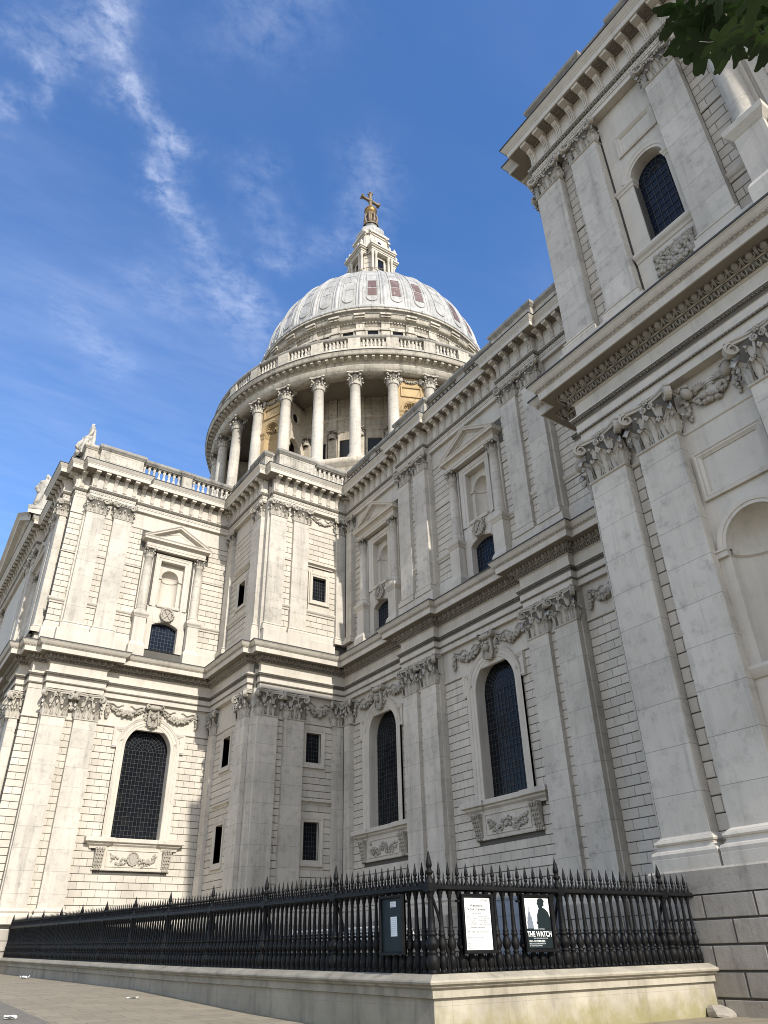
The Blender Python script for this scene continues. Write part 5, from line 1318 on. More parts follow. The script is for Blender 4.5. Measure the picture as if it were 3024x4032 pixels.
# attic
AT = cpart('attic', dl([(16.9, 61.0), (16.9, 71.9), (17.05, 71.95), (17.05, 72.2), (17.1, 72.25), (17.1, 72.55), (17.55, 72.62), (17.75, 72.7), (17.78, 73.05), (17.9, 73.25), (17.95, 73.35), (17.5, 73.45), (17.5, 74.1), (17.9, 74.2), (17.9, 74.45), (17.4, 74.6)]), M_gal)
part('lead_flashing', dl([(17.94, 73.30), (18.0, 73.32), (18.0, 73.38), (17.5, 73.47), (17.52, 74.05), (17.6, 74.12), (17.88, 74.19)]), M_coping, AT)
m = MB(); g2 = MB(); dn = MB()
for a in CA:
    RB(m, 16.6, 17.25, a, 1.15, 61, 70.9); RB(m, 16.6, 17.4, a, 1.35, 70.9, 71.25); RB(m, 16.6, 17.25, a, 1.15, 71.25, 72.2)
    RB(m, 17.0, 18.15, a, 1.5, 73.02, 73.32); RB(m, 16.8, 17.32, a, 1.3, 72.2, 72.6); RB(m, 17.0, 17.95, a, 1.4, 72.72, 73.0)
    b = a+R(5.625); RB(g2, 16.7, 16.94, b, 1.35, 69.4, 71.0)
    for t in (-.85, .85): RB(m, 16.7, 17.1, b+t/16.9, .3, 68.5, 71.2)
    RB(m, 16.7, 17.15, b, 2.0, 71.0, 71.55)
for k in range(256): RB(dn, 17.0, 17.32, 2*pi*k/256, .21, 72.3, 72.52)
part('mouldings', m, M_gal, AT); part('window_panes', g2, M_glass, AT); part('dentils', dn, M_trim, AT)
# lead dome
DZ0, DZ1, DRr, DCc, DS = 74.6, 94.6, 17.35, 7.6, .893
def dr(z): return -DCc+math.sqrt((DRr+DCc)**2-((z-DZ0)/DS)**2)
DOME = cpart('dome', dl([(dr(DZ0+(DZ1-DZ0)*k/40), DZ0+(DZ1-DZ0)*k/40) for k in range(41)], 192), M_dome)
m = MB()
for rr, z, t in ((17.75, 74.75, .26), (17.55, 75.25, .17)):
    m.grid([[rad(rr+t*math.cos(b), 2*pi*i/160, z+t*math.sin(b)) for b in [2*pi*j/8 for j in range(8)]] for i in range(160)], closed_u=True, closed_v=True)
for k in range(64): RB(m, 17.7, 18.05, 2*pi*k/64, .18, 74.5, 75.05)
part('lead_roll', m, M_dome, DOME)
def merid(a, off, zz, up):                       # point on the dome at lateral offset off from meridian a, raised by up
    r = dr(zz); nz = (zz-DZ0)/DS/(DRr+DCc); nr = math.sqrt(1-nz*nz)
    r2 = r+up*nr; b = a+off/max(r, 1)
    return (DC[0]+r2*math.cos(b), DC[1]+r2*math.sin(b), zz+up*nz)
for k in range(32):
    a = R(140.625+11.25*k)
    if math.cos(a-R(146)) < -.25: continue
    m = MB(); zs = [75.4+(94.4-75.4)*i/22 for i in range(23)]
    sec = [(-1.0, 0), (-.98, .08), (-.80, .12), (-.62, .08), (-.52, .05), (-.40, .14), (-.18, .22), (0, .25), (.18, .22), (.40, .14), (.52, .05), (.62, .08), (.80, .12), (.98, .08), (1.0, 0)]
    m.grid([[merid(a, u*.60*dr(z)/17.35, z, v*(.5+.5*dr(z)/17.35)) for u, v in sec] for z in zs], smooth=True)
    part('rib', m, M_dome, DOME)
    # panel with a rounded foot between two ribs
    b = a+R(5.625); m = MB(); hwf = lambda z: .80*dr(z)/17.35
    zc = 77.4; path = []
    for i in range(14): z = 93.6-(93.6-zc)*i/13; path.append((hwf(z), z))
    for i in range(1, 10): q = pi*i/10; path.append((hwf(zc)*math.cos(q), zc-1.0*math.sin(q)))
    for i in range(14): z = zc+(93.6-zc)*i/13; path.append((-hwf(z), z))
    m.tube([merid(b, u, z, .05) for u, z in path], .07, 6)
    sh = [[merid(b, u*hwf(z), z, .05) for u in (-1, -.5, 0, .5, 1)] for z in [zc+(93.6-zc)*i/14 for i in range(15)]]
    m.grid(sh); sh = [[merid(b, u*hwf(zc)*math.sqrt(max(0, 1-t*t)), zc-t, .05) for u in (-1, -.5, 0, .5, 1)] for t in (0, .3, .6, .85, 1)]; m.grid(sh)
    for z in (79.4, 81.7, 84.0, 86.3, 88.6): 
        for u in (-.5, .5): pass
        m.tube([merid(b, u*hwf(z), z, .06) for u in (-1, -.3, .3, 1)], .04, 4, cap=False)
    p = part('roof_panel', m, M_dome, DOME)
    kk = k % 32
    if kk in (0, 1, 2, 4, 5, 31+99):
        zr = {0: (77.6, 81.6), 1: (77.7, 82.2), 2: (77.6, 82.4), 4: (77.6, 82.0), 5: (77.6, 80.8)}[kk]
        m = MB()
        for (z0, z1) in ((zr[0], (zr[0]+zr[1])/2-.15), ((zr[0]+zr[1])/2+.1, zr[1])):
            m.grid([[merid(b, u*hwf(z)*.80, z, .085) for u in (-1, -.5, 0, .5, 1)] for z in [z0+(z1-z0)*i/4 for i in range(5)]])
        part('stained_patch', m, M_rust, p)
# lantern
LN = cpart('lantern', dl([(4.3, 93.8), (4.35, 97.2), (4.2, 97.3), (3.2, 97.35), (2.75, 97.4), (2.75, 104.6)], 16), M_plain)
m = MB(); g2 = MB(); 
for q in range(4):
    F = Matrix.Translation((DC[0], DC[1], 0)) @ Matrix.Rotation(pi/2*q, 4, 'Z'); mm = MB(); gg = MB()
    mm.box(-2.2, 2.2, 1.5, 3.65, 97.3, 98.3); mm.box(-2.3, 2.3, 1.5, 3.75, 98.2, 98.45)
    mm.box(-1.75, 1.75, 1.8, 2.72, 98.4, 103.0)
    mm.box(-2.25, 2.25, 1.5, 3.62, 103.0, 103.9); mm.box(-2.35, 2.35, 1.5, 3.72, 103.35, 103.45); mm.box(-2.5, 2.5, 1.5, 3.88, 103.9, 104.15); mm.box(-2.68, 2.68, 1.5, 4.05, 104.15, 104.5)
    for x in (-1.95, -1.28, 1.28, 1.95):
        mm.lathe([(.33, 98.4), (.33, 98.55), (.25, 98.65), (.24, 98.8), (.21, 102.3), (.26, 102.4), (.30, 102.75), (.36, 102.95), (.36, 103.0)], 10, (x, 3.3))
    gg.box(-.62, .62, 2.60, 2.75, 98.8, 102.3)
    for x in (-.72, .72): mm.box(x-.12, x+.12, 2.6, 2.85, 98.6, 102.4)
    mm.box(-.85, .85, 2.6, 2.88, 102.3, 102.6)
    for x in (-2.4, -1.4, 1.4, 2.4):
        mm.lathe([(.25, 104.5), (.25, 104.65), (.10, 104.75), (.30, 105.1), (.27, 105.3), (.10, 105.45), (.14, 105.6), (.02, 105.9)], 8, (x, 3.6))
    # chamfered corner with a small niche
    ms = MB(); ms.box(-1.0, 1.0, 2.4, 3.05, 97.4, 104.3); ms.box(-1.15, 1.15, 2.4, 3.3, 103.9, 104.5)
    for x0, x1, z0, z1 in ((-.7, .7, 102.2, 102.35), (-.7, .7, 101.0, 101.1), (-.7, -.55, 101.1, 102.2), (.55, .7, 101.1, 102.2), (-.75, -.5, 98.5, 100.8), (.5, .75, 98.5, 100.8)): ms.box(x0, x1, 3.0, 3.14, z0, z1)
    mm.merge(ms, Matrix.Rotation(pi/4, 4, 'Z'))
    # upper stage
    mm.box(-1.75, 1.75, .5, 2.35, 104.4, 108.6); mm.box(-.85, .85, 2.3, 2.5, 105.0, 108.3)
    mm.box(-2.05, 2.05, .5, 2.75, 109.0, 109.45); mm.box(-1.85, 1.85, .5, 2.5, 108.6, 109.0); mm.box(-1.7, 1.7, .5, 2.35, 109.4, 110.2)
    ms = MB(); ms.box(-.7, .7, 1.2, 2.75, 104.4, 108.6); ms.box(-.85, .85, 1.2, 3.05, 108.8, 109.45); ms.box(-.45, .45, 2.7, 2.82, 105.3, 107.9); ms.box(-.55, .55, 1.2, 2.5, 109.4, 110.0)
    mm.merge(ms, Matrix.Rotation(pi/4, 4, 'Z'))
    gg.lathe([(.0, 0), (.42, 0.)], 14); gg.v = gg.v[:len(gg.v)-28]+[(x, 2.52, y+106.9) for x, y, z in gg.v[len(gg.v)-28:]]
    m.merge(mm, F); g2.merge(gg, F)
part('lantern_stonework', m, M_plain, LN); part('window_panes', g2, M_glass, LN)
m = MB(); g = []
for k in range(17):
    pass
m.lathe([(2.6, 110.0), (2.75, 110.5), (2.7, 111.1), (2.35, 111.8), (1.75, 112.4), (1.3, 112.9), (1.12, 113.4), (1.2, 113.55), (1.3, 113.7), (1.3, 113.9)], 8, DC, pi/8, 2*pi+pi/8, smooth=False)
part('lantern_cap', m, M_dome, LN)
m = MB()
m.grid([[rad(4.3+.05*math.cos(b), 2*pi*i/48, 98.35+.05*math.sin(b)) for b in (0, 2.1, 4.2)] for i in range(48)], closed_u=True, closed_v=True)
for k in range(64): m.tube([rad(4.3, 2*pi*k/64, 97.2), rad(4.3, 2*pi*k/64, 98.35)], .03, 4)
part('gallery_rail', m, M_bronze, LN)
m = MB(); m.lathe([(1.45, 113.8), (1.5, 114.05), (1.2, 114.25), (1.1, 114.6), (.75, 114.7), (.7, 117.2), (.95, 117.4), (.95, 117.55), (.6, 117.6)], 24, DC)
part('gilded_base', m, M_bronze, LN)
m = MB()
for k in range(8):
    a = 2*pi*k/8; m.tube([rad(.95+.32*math.sin(t*pi*1.0)**1.0*(1-.3*t), a, 114.7+2.6*t) for t in [i/8 for i in range(9)]], [.20, .24, .24, .20, .17, .17, .2, .2, .14], 6)
part('gilded_scroll', m, M_bronze, LN)
m = MB(); m.lathe([(1.10*math.sin(pi*k/20)+.0, 118.54-1.10*math.cos(pi*k/20)) for k in range(21)], 28, DC)
m.lathe([(1.11, 118.45), (1.2, 118.5), (1.2, 118.62), (1.11, 118.67)], 28, DC)
part('golden_ball', m, M_gold, LN)
m = MB(); m.lathe([(.45, 119.5), (.6, 119.65), (.4, 119.9), (.32, 120.2), (.34, 121.2), (.36, 122.0), (.30, 123.2), (.42, 123.5)], 12, DC)
m.tube([(DC[0], DC[1]+t, 121.6) for t in (-1.75, -1.4, -.7, 0, .7, 1.4, 1.75)], [.42, .30, .30, .36, .30, .30, .42], 12)
for c in ((0, -1.85, 121.6), (0, 1.85, 121.6), (0, 0, 123.65)):
    for k in range(5):
        a = 2*pi*k/5
        if c[1]: p = (c[0]+.36*math.cos(a), c[1], c[2]+.36*math.sin(a))
        else: p = (c[0]+.36*math.cos(a), c[1]+.36*math.sin(a), c[2])
        m.blob((DC[0]+p[0], DC[1]+p[1], p[2]), .22, .22, .22, k, .3, 7, 5)
m.blob((DC[0], DC[1], 121.6), .5, .5, .5, 2, .15, 10, 7)
part('cross', m, M_bronze, LN)

# ------------------------------------------------------------------ statues on the transept parapet
def robed(mb, h, lean=0.0, seed=1, wide=1.0):
    """standing draped figure, h tall, base at the origin; one continuous body."""
    rnd = random.Random(seed); ph = [rnd.uniform(0, 6.28) for _ in range(4)]
    prof = [(.165, 0), (.17, .05), (.155, .15), (.14, .3), (.135, .42), (.13, .52), (.115, .60), (.135, .68), (.15, .75), (.145, .80), (.10, .835), (.05, .855), (.048, .875), (.062, .90), (.070, .93), (.066, .965), (.04, .992), (.0, 1.0)]
    g = []
    for r, t in prof:
        fold = .16 if t < .56 else (.07 if t < .8 else .02)
        row = []
        for i in range(26):
            a = 2*pi*i/26
            k = 1+fold*math.sin(7*a+ph[0]+t*3)+fold*.5*math.sin(11*a+ph[1]-t*5)
            ex = 1.25*wide if t < .82 else 1.0
            row.append((h*(r*k*ex*math.cos(a)+lean*t*t), h*(r*k*.85*math.sin(a)+.02*math.sin(t*4)), h*t))
        g.append(row)
    mb.grid(g, closed_v=True)
    return mb
def arm(mb, pts, r): mb.tube(pts, r, 8)
m = MB(); H = 3.9
robed(m, H, .03, 3)
arm(m, [(-.45, 0, 2.95), (-.75, .2, 2.4), (-.55, .6, 2.1), (-.1, .7, 2.3)], [.26, .24, .19, .12]); arm(m, [(.5, 0, 2.95), (.8, .2, 2.3), (.6, .5, 1.8), (.45, .6, 1.6)], [.26, .24, .19, .12])
m.tube([(-.6, .05, 3.1), (-.1, .48, 2.2), (.35, .52, 1.2), (.55, .4, .3)], [.22, .30, .30, .22], 8)
for k in range(9): m.blob((.16+.10*math.cos(k)*.3, .30*math.sin(k*.7), H*(.9+.09*math.cos(k*1.3))), .16, .16, .18, k, .2, 6, 4)
m.box(-1.0, 1.0, -.9, .9, -.35, .04)
s2 = part('statue', m, M_statue, None, Matrix.Translation((66.8, -6.75, 36.6)) @ Matrix.Rotation(R(70), 4, 'Z'))
tag(s2, 'weathered standing stone figure in long robes, arms folded, farther left on the transept roof edge', 'statue')
m = MB(); m.box(-.95, .95, -.85, .85, -.9, -.36); part('pedestal', m, M_plain, s2, WM[s2.name].copy())
m = MB()
robed(m, 2.75, .03, 8, 1.2)
m.tube([(.1, .0, 1.25), (.15, .55, 1.15), (.15, .95, .75), (.12, 1.05, .0)], [.36, .36, .30, .24], 10)      # knee and shin under drapery
m.tube([(-.25, .1, 1.2), (-.3, .5, 1.0), (-.3, .75, .5), (-.35, .85, .0)], [.34, .34, .30, .26], 10)
arm(m, [(.40, .0, 2.1), (.62, .25, 1.6), (.42, .75, 1.25), (.2, .95, 1.2)], [.20, .19, .15, .11]); arm(m, [(-.42, 0, 2.1), (-.62, .2, 1.5), (-.45, .5, 1.2)], [.20, .18, .14])
m.tube([(.0, .95, .75), (.05, 1.3, .45), (.1, 1.55, .1)], [.24, .32, .26], 8); m.tube([(-.5, -.2, 1.9), (-.62, -.25, 1.0), (-.55, -.2, .0)], [.16, .26, .32], 8)
for k in range(8): m.blob((.10, .15*math.sin(k*.8), 2.55+.14*math.cos(k)), .12, .12, .12, k, .2, 6, 4)
m.box(-.70, .70, -.6, 1.15, -.5, .03)
s1 = part('statue', m, M_statue, None, Matrix.Translation((56.3, -8.05, 37.45)) @ Matrix.Rotation(R(4), 4, 'Z') @ Matrix.Diagonal((.85, .62, 1.12, 1)))
tag(s1, 'weathered seated stone figure with one knee forward, on the near corner of the transept parapet', 'statue')

# ------------------------------------------------------------------ boundary wall and iron railings
def zb(x):
    P = [(0, -.345), (13.38, -.345), (26, -.19), (55, .335)]
    for (a, p), (b, q) in zip(P, P[1:]):
        if x <= b: return p+(q-p)*(x-a)/(b-a)
    return .34
WPATH = [(13.38, -18.7), (13.38, -10.13)]+[(x, -10.13+.63*(x-13.38)/40.6) for x in (17, 21, 26, 32, 40, 48, 54.0)]
RK = 1.045
wmap = lambda p, q, h: (p, q, h+zb(p))
WPROF = [(-.40, -.10), (-.34, -.02), (-.2, 0), (.12, -.005), (.34, -.085), (.37, -.10), (.385, -.13), (.37, -.165), (.33, -.175), (.30, -.19), (.30, -.215), (.27, -.235), (.22, -.245), (.22, -.385), (.14, -.40), (.14, -2.4), (-.4, -2.4), (-.4, -.1)]
m = MB(); sweep(m, WPATH, WPROF, fn=wmap)
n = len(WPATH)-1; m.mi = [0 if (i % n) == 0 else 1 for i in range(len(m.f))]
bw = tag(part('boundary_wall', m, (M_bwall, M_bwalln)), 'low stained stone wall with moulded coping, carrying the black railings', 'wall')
BP = MB()
BP.lathe([(.040, .0), (.046, .02), (.034, .05), (.036, .07), (.052, .12), (.058, .19), (.052, .26), (.036, .30), (.046, .315), (.046, .335), (.032, .35), (.036, .37), (.056, .43), (.060, .48), (.046, .55), (.034, .60), (.046, .62), (.048, .645), (.036, .66), (.042, .68), (.042, .70), (.032, .72), (.031, .80), (.022, 1.22), (.024, 1.25), (.032, 1.27), (.028, 1.29), (.042, 1.34), (.046, 1.375)], 10)
BP.box(-.05, .05, -.05, .05, -.03, .02)
SP = MB(); SP.lathe([(.052, 1.475), (.054, 1.50), (.030, 1.55), (.020, 1.58), (.030, 1.60), (.036, 1.615), (.022, 1.635), (.022, 1.65), (.036, 1.665), (.034, 1.70), (.003, 1.90)], 8)
for q, k in ((BP, 1.45), (SP, 1.15)): q.v = [(x*k, y*k, z) for x, y, z in q.v]
BPF = MB(); BPF.merge(BP); BPF.merge(SP)
BALUM = BPF.mesh('baluster', M_iron)
PO = MB()
PO.lathe([(.075, .0), (.085, .02), (.062, .05), (.066, .07), (.092, .12), (.102, .19), (.092, .27), (.064, .31), (.08, .325), (.08, .345), (.058, .36), (.064, .38), (.098, .44), (.105, .49), (.080, .56), (.060, .60), (.078, .62), (.082, .65), (.062, .67), (.072, .69), (.072, .71), (.056, .73), (.054, .85), (.040, 1.22), (.043, 1.25), (.055, 1.27), (.05, 1.29), (.072, 1.34), (.076, 1.375)], 12)
PO.box(-.085, .085, -.085, .085, -.04, .02); PO.box(-.075, .075, -.075, .075, 1.36, 1.50)
PO.v = [(x*1.3, y*1.3, z) for x, y, z in PO.v]; POM = PO.mesh('post', M_iron)
FI = MB(); FI.lathe([(.085, 1.50), (.088, 1.525), (.05, 1.60), (.036, 1.64), (.052, 1.665), (.068, 1.69), (.068, 1.715), (.044, 1.735), (.042, 1.79), (.055, 1.80), (.052, 1.86), (.003, 2.10)], 8)
FI.v = [(x*1.15, y*1.15, z) for x, y, z in FI.v]; FIM = FI.mesh('finial', M_iron)
def railing(path, label, nmax, first_post=True):
    P = []                                           # positions along the path
    L = [math.hypot(b[0]-a[0], b[1]-a[1]) for a, b in zip(path, path[1:])]; tot = sum(L)
    def at(s):
        for (a, b), l in zip(zip(path, path[1:]), L):
            if s <= l+1e-6: t = s/l; return (a[0]+(b[0]-a[0])*t, a[1]+(b[1]-a[1])*t, math.atan2(b[1]-a[1], b[0]-a[0]))
            s -= l
        return (*path[-1], 0)
    r = empty('iron_railing', (path[0][0], path[0][1], zb(path[0][0]))); tag(r, label, 'railing', None)
    bay, n = 3.66, 14; sp = bay/15
    m = MB()
    hp = path
    sweep(m, hp, [(o*RK, h*RK) for o, h in [(-.06, 1.375), (.06, 1.375), (.07, 1.39), (.10, 1.40), (.10, 1.43), (.08, 1.445), (.08, 1.465), (.06, 1.48), (-.06, 1.48), (-.08, 1.465), (-.10, 1.43), (-.10, 1.40), (-.06, 1.375)]], fn=wmap)
    x0, y0 = path[-1]; k = 0; s = sp/2; dogs = MB()
    while s < tot:
        x, y, a = at(s); m.lathe([(.022, zb(x)+1.53), (.029, zb(x)+1.56), (.026, zb(x)+1.61), (.002, zb(x)+1.82)], 6, (x, y))
        m.lathe([(.026, zb(x)-.02), (.034, zb(x)+.10), (.03, zb(x)+.2), (.002, zb(x)+.34)], 5, (x, y)); s += sp
    part('top_rail', m, M_iron, r)
    posts, bals = [], []
    s = 0 if first_post else sp; k = 0 if first_post else 1
    while s < tot-.05:
        x, y, a = at(s); (posts if k % 15 == 0 else bals).append((x, y, a, zb(x))); s += sp; k += 1
    stuff = MB()
    for i, (x, y, a, z) in enumerate(bals):
        M = Matrix.Translation((x, y, z)) @ Matrix.Rotation(a, 4, 'Z') @ Matrix.Scale(RK, 4)
        if i < nmax: part('baluster', BALUM, None, r, M)
        else: stuff.merge(BPF, M)
    if stuff.v: tag(part('baluster', stuff, M_iron, r), kind='stuff')
    for x, y, a, z in posts:
        M = Matrix.Translation((x, y, z)) @ Matrix.Rotation(a, 4, 'Z') @ Matrix.Scale(RK, 4)
        p = part('post', POM, None, r, M); part('finial', FIM, None, p, M)
        st = MB(); nx, ny = (math.sin(a), -math.cos(a)) if first_post else (1, 0)    # raking stay on the inner side
        st.tube([(x+nx*.06, y+ny*.06, z+1.30), (x+nx*.18, y+ny*.18, z+1.0), (x+nx*.40, y+ny*.40, z+.30), (x+nx*.42, y+ny*.42, z-.15)], .032, 6)
        part('stay', st, M_iron, p)
    return r
railing(WPATH[1:], 'long run of black iron railings stretching left from the corner post to the transept', 100)
railing([(13.38, -10.13), (13.38, -18.66)], 'short run of black iron railings right of the corner, carrying the two posters', 60, False)

# ------------------------------------------------------------------ notice boards
def text(s, size, mat, M, parent, name='lettering', align='LEFT', width=1.0, bold=0.0):
    c = bpy.data.curves.new('t', 'FONT'); c.body = s; c.size = size; c.align_x = align; c.extrude = 0; c.offset = bold; c.resolution_u = 3
    o = bpy.data.objects.new('t', c); COL.objects.link(o)
    dg = bpy.context.evaluated_depsgraph_get(); me = bpy.data.meshes.new_from_object(o.evaluated_get(dg))
    bpy.data.objects.remove(o); me.materials.clear(); me.materials.append(mat)
    return part(name, me, None, parent, M @ Matrix.Rotation(pi/2, 4, 'X') @ Matrix.Rotation(pi, 4, 'Y') @ Matrix.Scale(width, 4, (1, 0, 0)))
# board local frame: x runs along the board (to the viewer's left), y towards the viewer, z up, origin at bottom centre
def board(M, w, h, label):
    b = empty('notice_board', (0, 0, 0)); b.matrix_basis = M; WM[b.name] = M.copy(); tag(b, label, 'notice board')
    f = .055; m = MB()
    P = [(w/2, 0), (w/2, h), (-w/2, h), (-w/2, 0)]
    sweep(m, P, [(0, -.04), (0, .04), (-.012, .05), (-f+.012, .045), (-f, .03), (-f, -.01)], closed=True, fn=wallmap, sgn=-1)
    m.box(-w/2, w/2, -.045, -.005, 0, h); m.box(-w/2-.05, w/2+.05, -.12, -.04, h*.86, h*.90); m.box(-w/2-.05, w/2+.05, -.12, -.04, h*.10, h*.14)
    part('frame', m, M_iron, b, M)
    return b
def sheet(b, M, x0, x1, z0, z1, mat, y=0.002, name='poster'):
    m = MB(); m.box(x0, x1, -.003, y, z0, z1); return part(name, m, mat, b, M)
Mw = lambda y: Matrix.Translation((13.21, y*RK, -.03)) @ Matrix.Rotation(R(90), 4, 'Z') @ Matrix.Scale(RK, 4)          # faces west
# viewer's right is -x local
def T(b, s, size, x, z, M, mat=M_ink, al='LEFT', wd=1., y=.006, bold=0.): return text(s, size, mat, M @ Matrix.Translation((x, y, z)), b, 'lettering', al, wd, bold)
M1 = Mw(-10.72); b1 = board(M1, .80, 1.02, 'black framed notice board with a white printed welcome sheet, right of the corner post')
p1 = sheet(b1, M1, -.33, .33, .065, .955, M_paper)
T(p1, "ST PAUL'S", .045, -.31, .90, M1, al='RIGHT'); T(p1, "Welcome to", .062, .02, .80, M1, al='CENTER', bold=.001); T(p1, "St Paul's Cathedral", .062, .02, .735, M1, al='CENTER', bold=.001)
T(p1, "Service times", .042, .02, .675, M1, al='CENTER')
for i, (l, r_) in enumerate((("Sunday", "Monday to Saturday"), ("8 am   Holy Communion", "7.30 am   Morning Prayer"), ("10 am   Choral Matins", "8.00 am   Eucharist"), ("11.15 am   Sung Eucharist", "12.30 pm   Eucharist"), ("3 pm   Choral Evensong", "5.00 pm   Choral Evensong"))):
    T(p1, l, .026, .30, .625-.035*i, M1); T(p1, r_, .026, -.02, .625-.035*i, M1)
T(p1, "Sightseeing information", .040, .02, .43, M1, al='CENTER')
for i, l in enumerate(("Opening hours", "Monday to Saturday  8.30 am - 4.00 pm last admission", "Wednesday  10.00 am - 4.00 pm last admission", "", "Tickets", "Tickets for entry and more information", "available online", "", "Prices on the day", "Adults", "Students and 65 plus", "Children 6 - 17 years", "Family tickets, 2 adults and 2 children")):
    T(p1, l, .026, .30, .395-.0255*i, M1)
M2 = Mw(-12.34); b2 = board(M2, .84, 1.04, 'black framed notice board with a dark silhouette poster, right of the white welcome sheet')
p2 = sheet(b2, M2, -.345, .345, .07, .97, M_teal)
sheet(p2, M2, -.345, .345, .42, .97, M_paper, .004, 'poster_sky')
def flat(pts, mat, name, y=.0065):
    m = MB(); m.add([(-x, y, z) for x, z in pts], [tuple(range(len(pts)))]); return part(name, m, mat, p2, M2)
flat([(.345, .42), (.345, .62), (.30, .72), (.22, .78), (.16, .80), (.15, .815), (.20, .83), (.205, .87), (.21, .90), (.225, .905), (.21, .945), (.15, .968), (.06, .965), (.03, .94), (.025, .90), (-.005, .865), (.02, .862), (.02, .84), (.04, .825), (.03, .80), (.05, .79), (.02, .74), (-.02, .66), (-.03, .55), (-.06, .53), (-.05, .50), (-.02, .50), (-.03, .42)][::-1], M_teal, 'silhouette_figure')
flat([(-.31, .42), (-.315, .55), (-.30, .56), (-.30, .62), (-.275, .63), (-.265, .70), (-.25, .73), (-.235, .84), (-.22, .73), (-.205, .70), (-.195, .63), (-.17, .62), (-.17, .56), (-.155, .55), (-.14, .42)], M_grey, 'silhouette_steeple')
T(p2, "ST PAUL'S", .035, .32, .905, M2); T(p2, "SECRETS OF ST PAUL'S", .030, -.0, .40, M2, M_pale, 'CENTER'); T(p2, "THE WATCH", .135, .0, .275, M2, M_paper, 'CENTER', .86, bold=.003)
T(p2, "AND THE SECOND WORLD WAR", .026, -.02, .235, M2, M_pale, 'CENTER'); T(p2, "MAY - OCTOBER 2025", .045, .31, .18, M2, M_paper, bold=.001); T(p2, "FREE OUTDOOR EXHIBITION", .034, .31, .14, M2, M_pale); T(p2, "IN THE CHURCHYARD", .034, .31, .105, M2, M_pale)
M3 = Matrix.Translation((14.50, -9.95, -.02)) @ Matrix.Scale(RK, 4); b3 = board(M3, .84, 1.04, 'black unlit notice board with two small pale notes, left of the railing corner')
p3 = sheet(b3, M3, -.36, .36, .06, .98, M_teal, .0, 'backing'); n1 = sheet(p3, M3, -.14, .06, .83, .93, M_pale, .004, 'note'); n2 = sheet(p3, M3, -.17, .05, .32, .66, M_pale, .004, 'note')
for i in range(3): T(n1, "Notice of works", .022, .05, .895-.028*i, M3, y=.007)
for i in range(9): T(n2, "Please use the main entrance", .016, .04, .62-.033*i, M3, y=.007)

# ------------------------------------------------------------------ things behind the railings, litter, a stone
def barrier(x, y, rz, label):
    M = Matrix.Translation((x, y, gz(x))) @ Matrix.Rotation(rz, 4, 'Z')
    b = empty('traffic_barrier', (0, 0, 0)); b.matrix_basis = M; WM[b.name] = M.copy(); tag(b, label, 'barrier', 'plastic barriers behind the railings')
    m = MB()
    for k in range(4):
        mm = MB(); mm.prism([(-.24, 0), (.24, 0), (.20, .16), (.09, .30), (.07, 1.25), (-.07, 1.25), (-.09, .30), (-.20, .16)], -1.0+.5*k+.003, -.5+.5*k-.003, 'x')
        part('panel', mm, (M_red, M_white)[k % 2], b, M)
    mm = MB(); mm.box(-1.04, -.98, -.05, .05, .35, 1.18); mm.box(.98, 1.04, -.05, .05, .35, 1.18); part('joint', mm, M_white, b, M)
for i, (x, l) in enumerate(((31.9, 'red and white plastic barrier nearest the stacked tubes, behind the long railings'), (34.1, 'red and white plastic barrier in the middle of the row behind the long railings'), (36.3, 'red and white plastic barrier at the left end of the row behind the long railings'))): barrier(x, -14.6-.1*i, R(3*i-2), l)
for i, (z, y, x0, x1) in enumerate(((.40, -17.7, 24.6, 34.5), (.40, -17.85, 24.2, 34.0), (.52, -17.78, 24.9, 35.2), (.64, -17.74, 24.5, 33.8), (.76, -17.78, 24.7, 34.7), (.88, -17.74, 25.0, 33.9))):
    m = MB(); m.tube([(x0, y, z), (x1, y, z+.04)], .05, 10)
    tag(part('scaffold_tube', m, M_steel), 'pale steel tube lying in the stack behind the long railings', 'tube', 'stacked tubes behind the railings')
m = MB()
for x in (25.4, 29.5, 33.6):
    for y in (-17.60, -17.98): m.box(x-.04, x+.04, y-.04, y+.04, gz(x), 1.05)
    m.box(x-.05, x+.05, -18.02, -17.56, .27, .345)
tag(part('tube_rack', m, M_grey), 'low grey rack holding the pale tubes behind the railings', 'rack')
cb = empty('metal_cabinet', (22.0, -20.6, gz(22))); tag(cb, 'blue grey steel cabinet with double doors, seen between the two posters', 'cabinet')
m = MB(); m.box(20.4, 23.4, -21.2, -20.55, gz(22)-.1, 1.62); m.box(20.35, 23.45, -21.25, -20.5, 1.62, 1.70); part('body', m, M_grey, cb)
for k in range(4):
    m = MB(); m.cbox(20.45+.74*k, 21.16+.74*k, -20.56, -20.52, -.95, 1.55, .01)
    for z in (-.4, .35, 1.1): m.box(20.5+.74*k, 21.1+.74*k, -20.52, -20.50, z, z+.05)
    p = part('door', m, M_grey, cb); h = MB(); h.tube([(21.05+.74*k, -20.47, .2), (21.05+.74*k, -20.47, .45)], .02, 6); part('handle', h, M_steel, p)
def litter(x, y, sx, sy, seed, rz, label):
    rnd = random.Random(seed); m = MB(); g = []
    for i in range(6):
        g.append([(sx*(i/5-.5)+rnd.uniform(-.02, .02), sy*(j/4-.5)+rnd.uniform(-.02, .02), .012+rnd.uniform(0, 1)*.35*min(sx, sy)) for j in range(5)])
    m.grid(g, smooth=False); m.grid([[(p[0]*.96, p[1]*.96, max(.004, p[2]*.4)) for p in r_] for r_ in g], smooth=False)
    tag(part('litter', m, M_paper, None, Matrix.Translation((x, y, gz(x)+.004)) @ Matrix.Rotation(rz, 4, 'Z')), label, 'litter')
litter(44.2, -8.86, .42, .34, 1, .3, 'small white paper scrap on the paving by the far end of the wall')
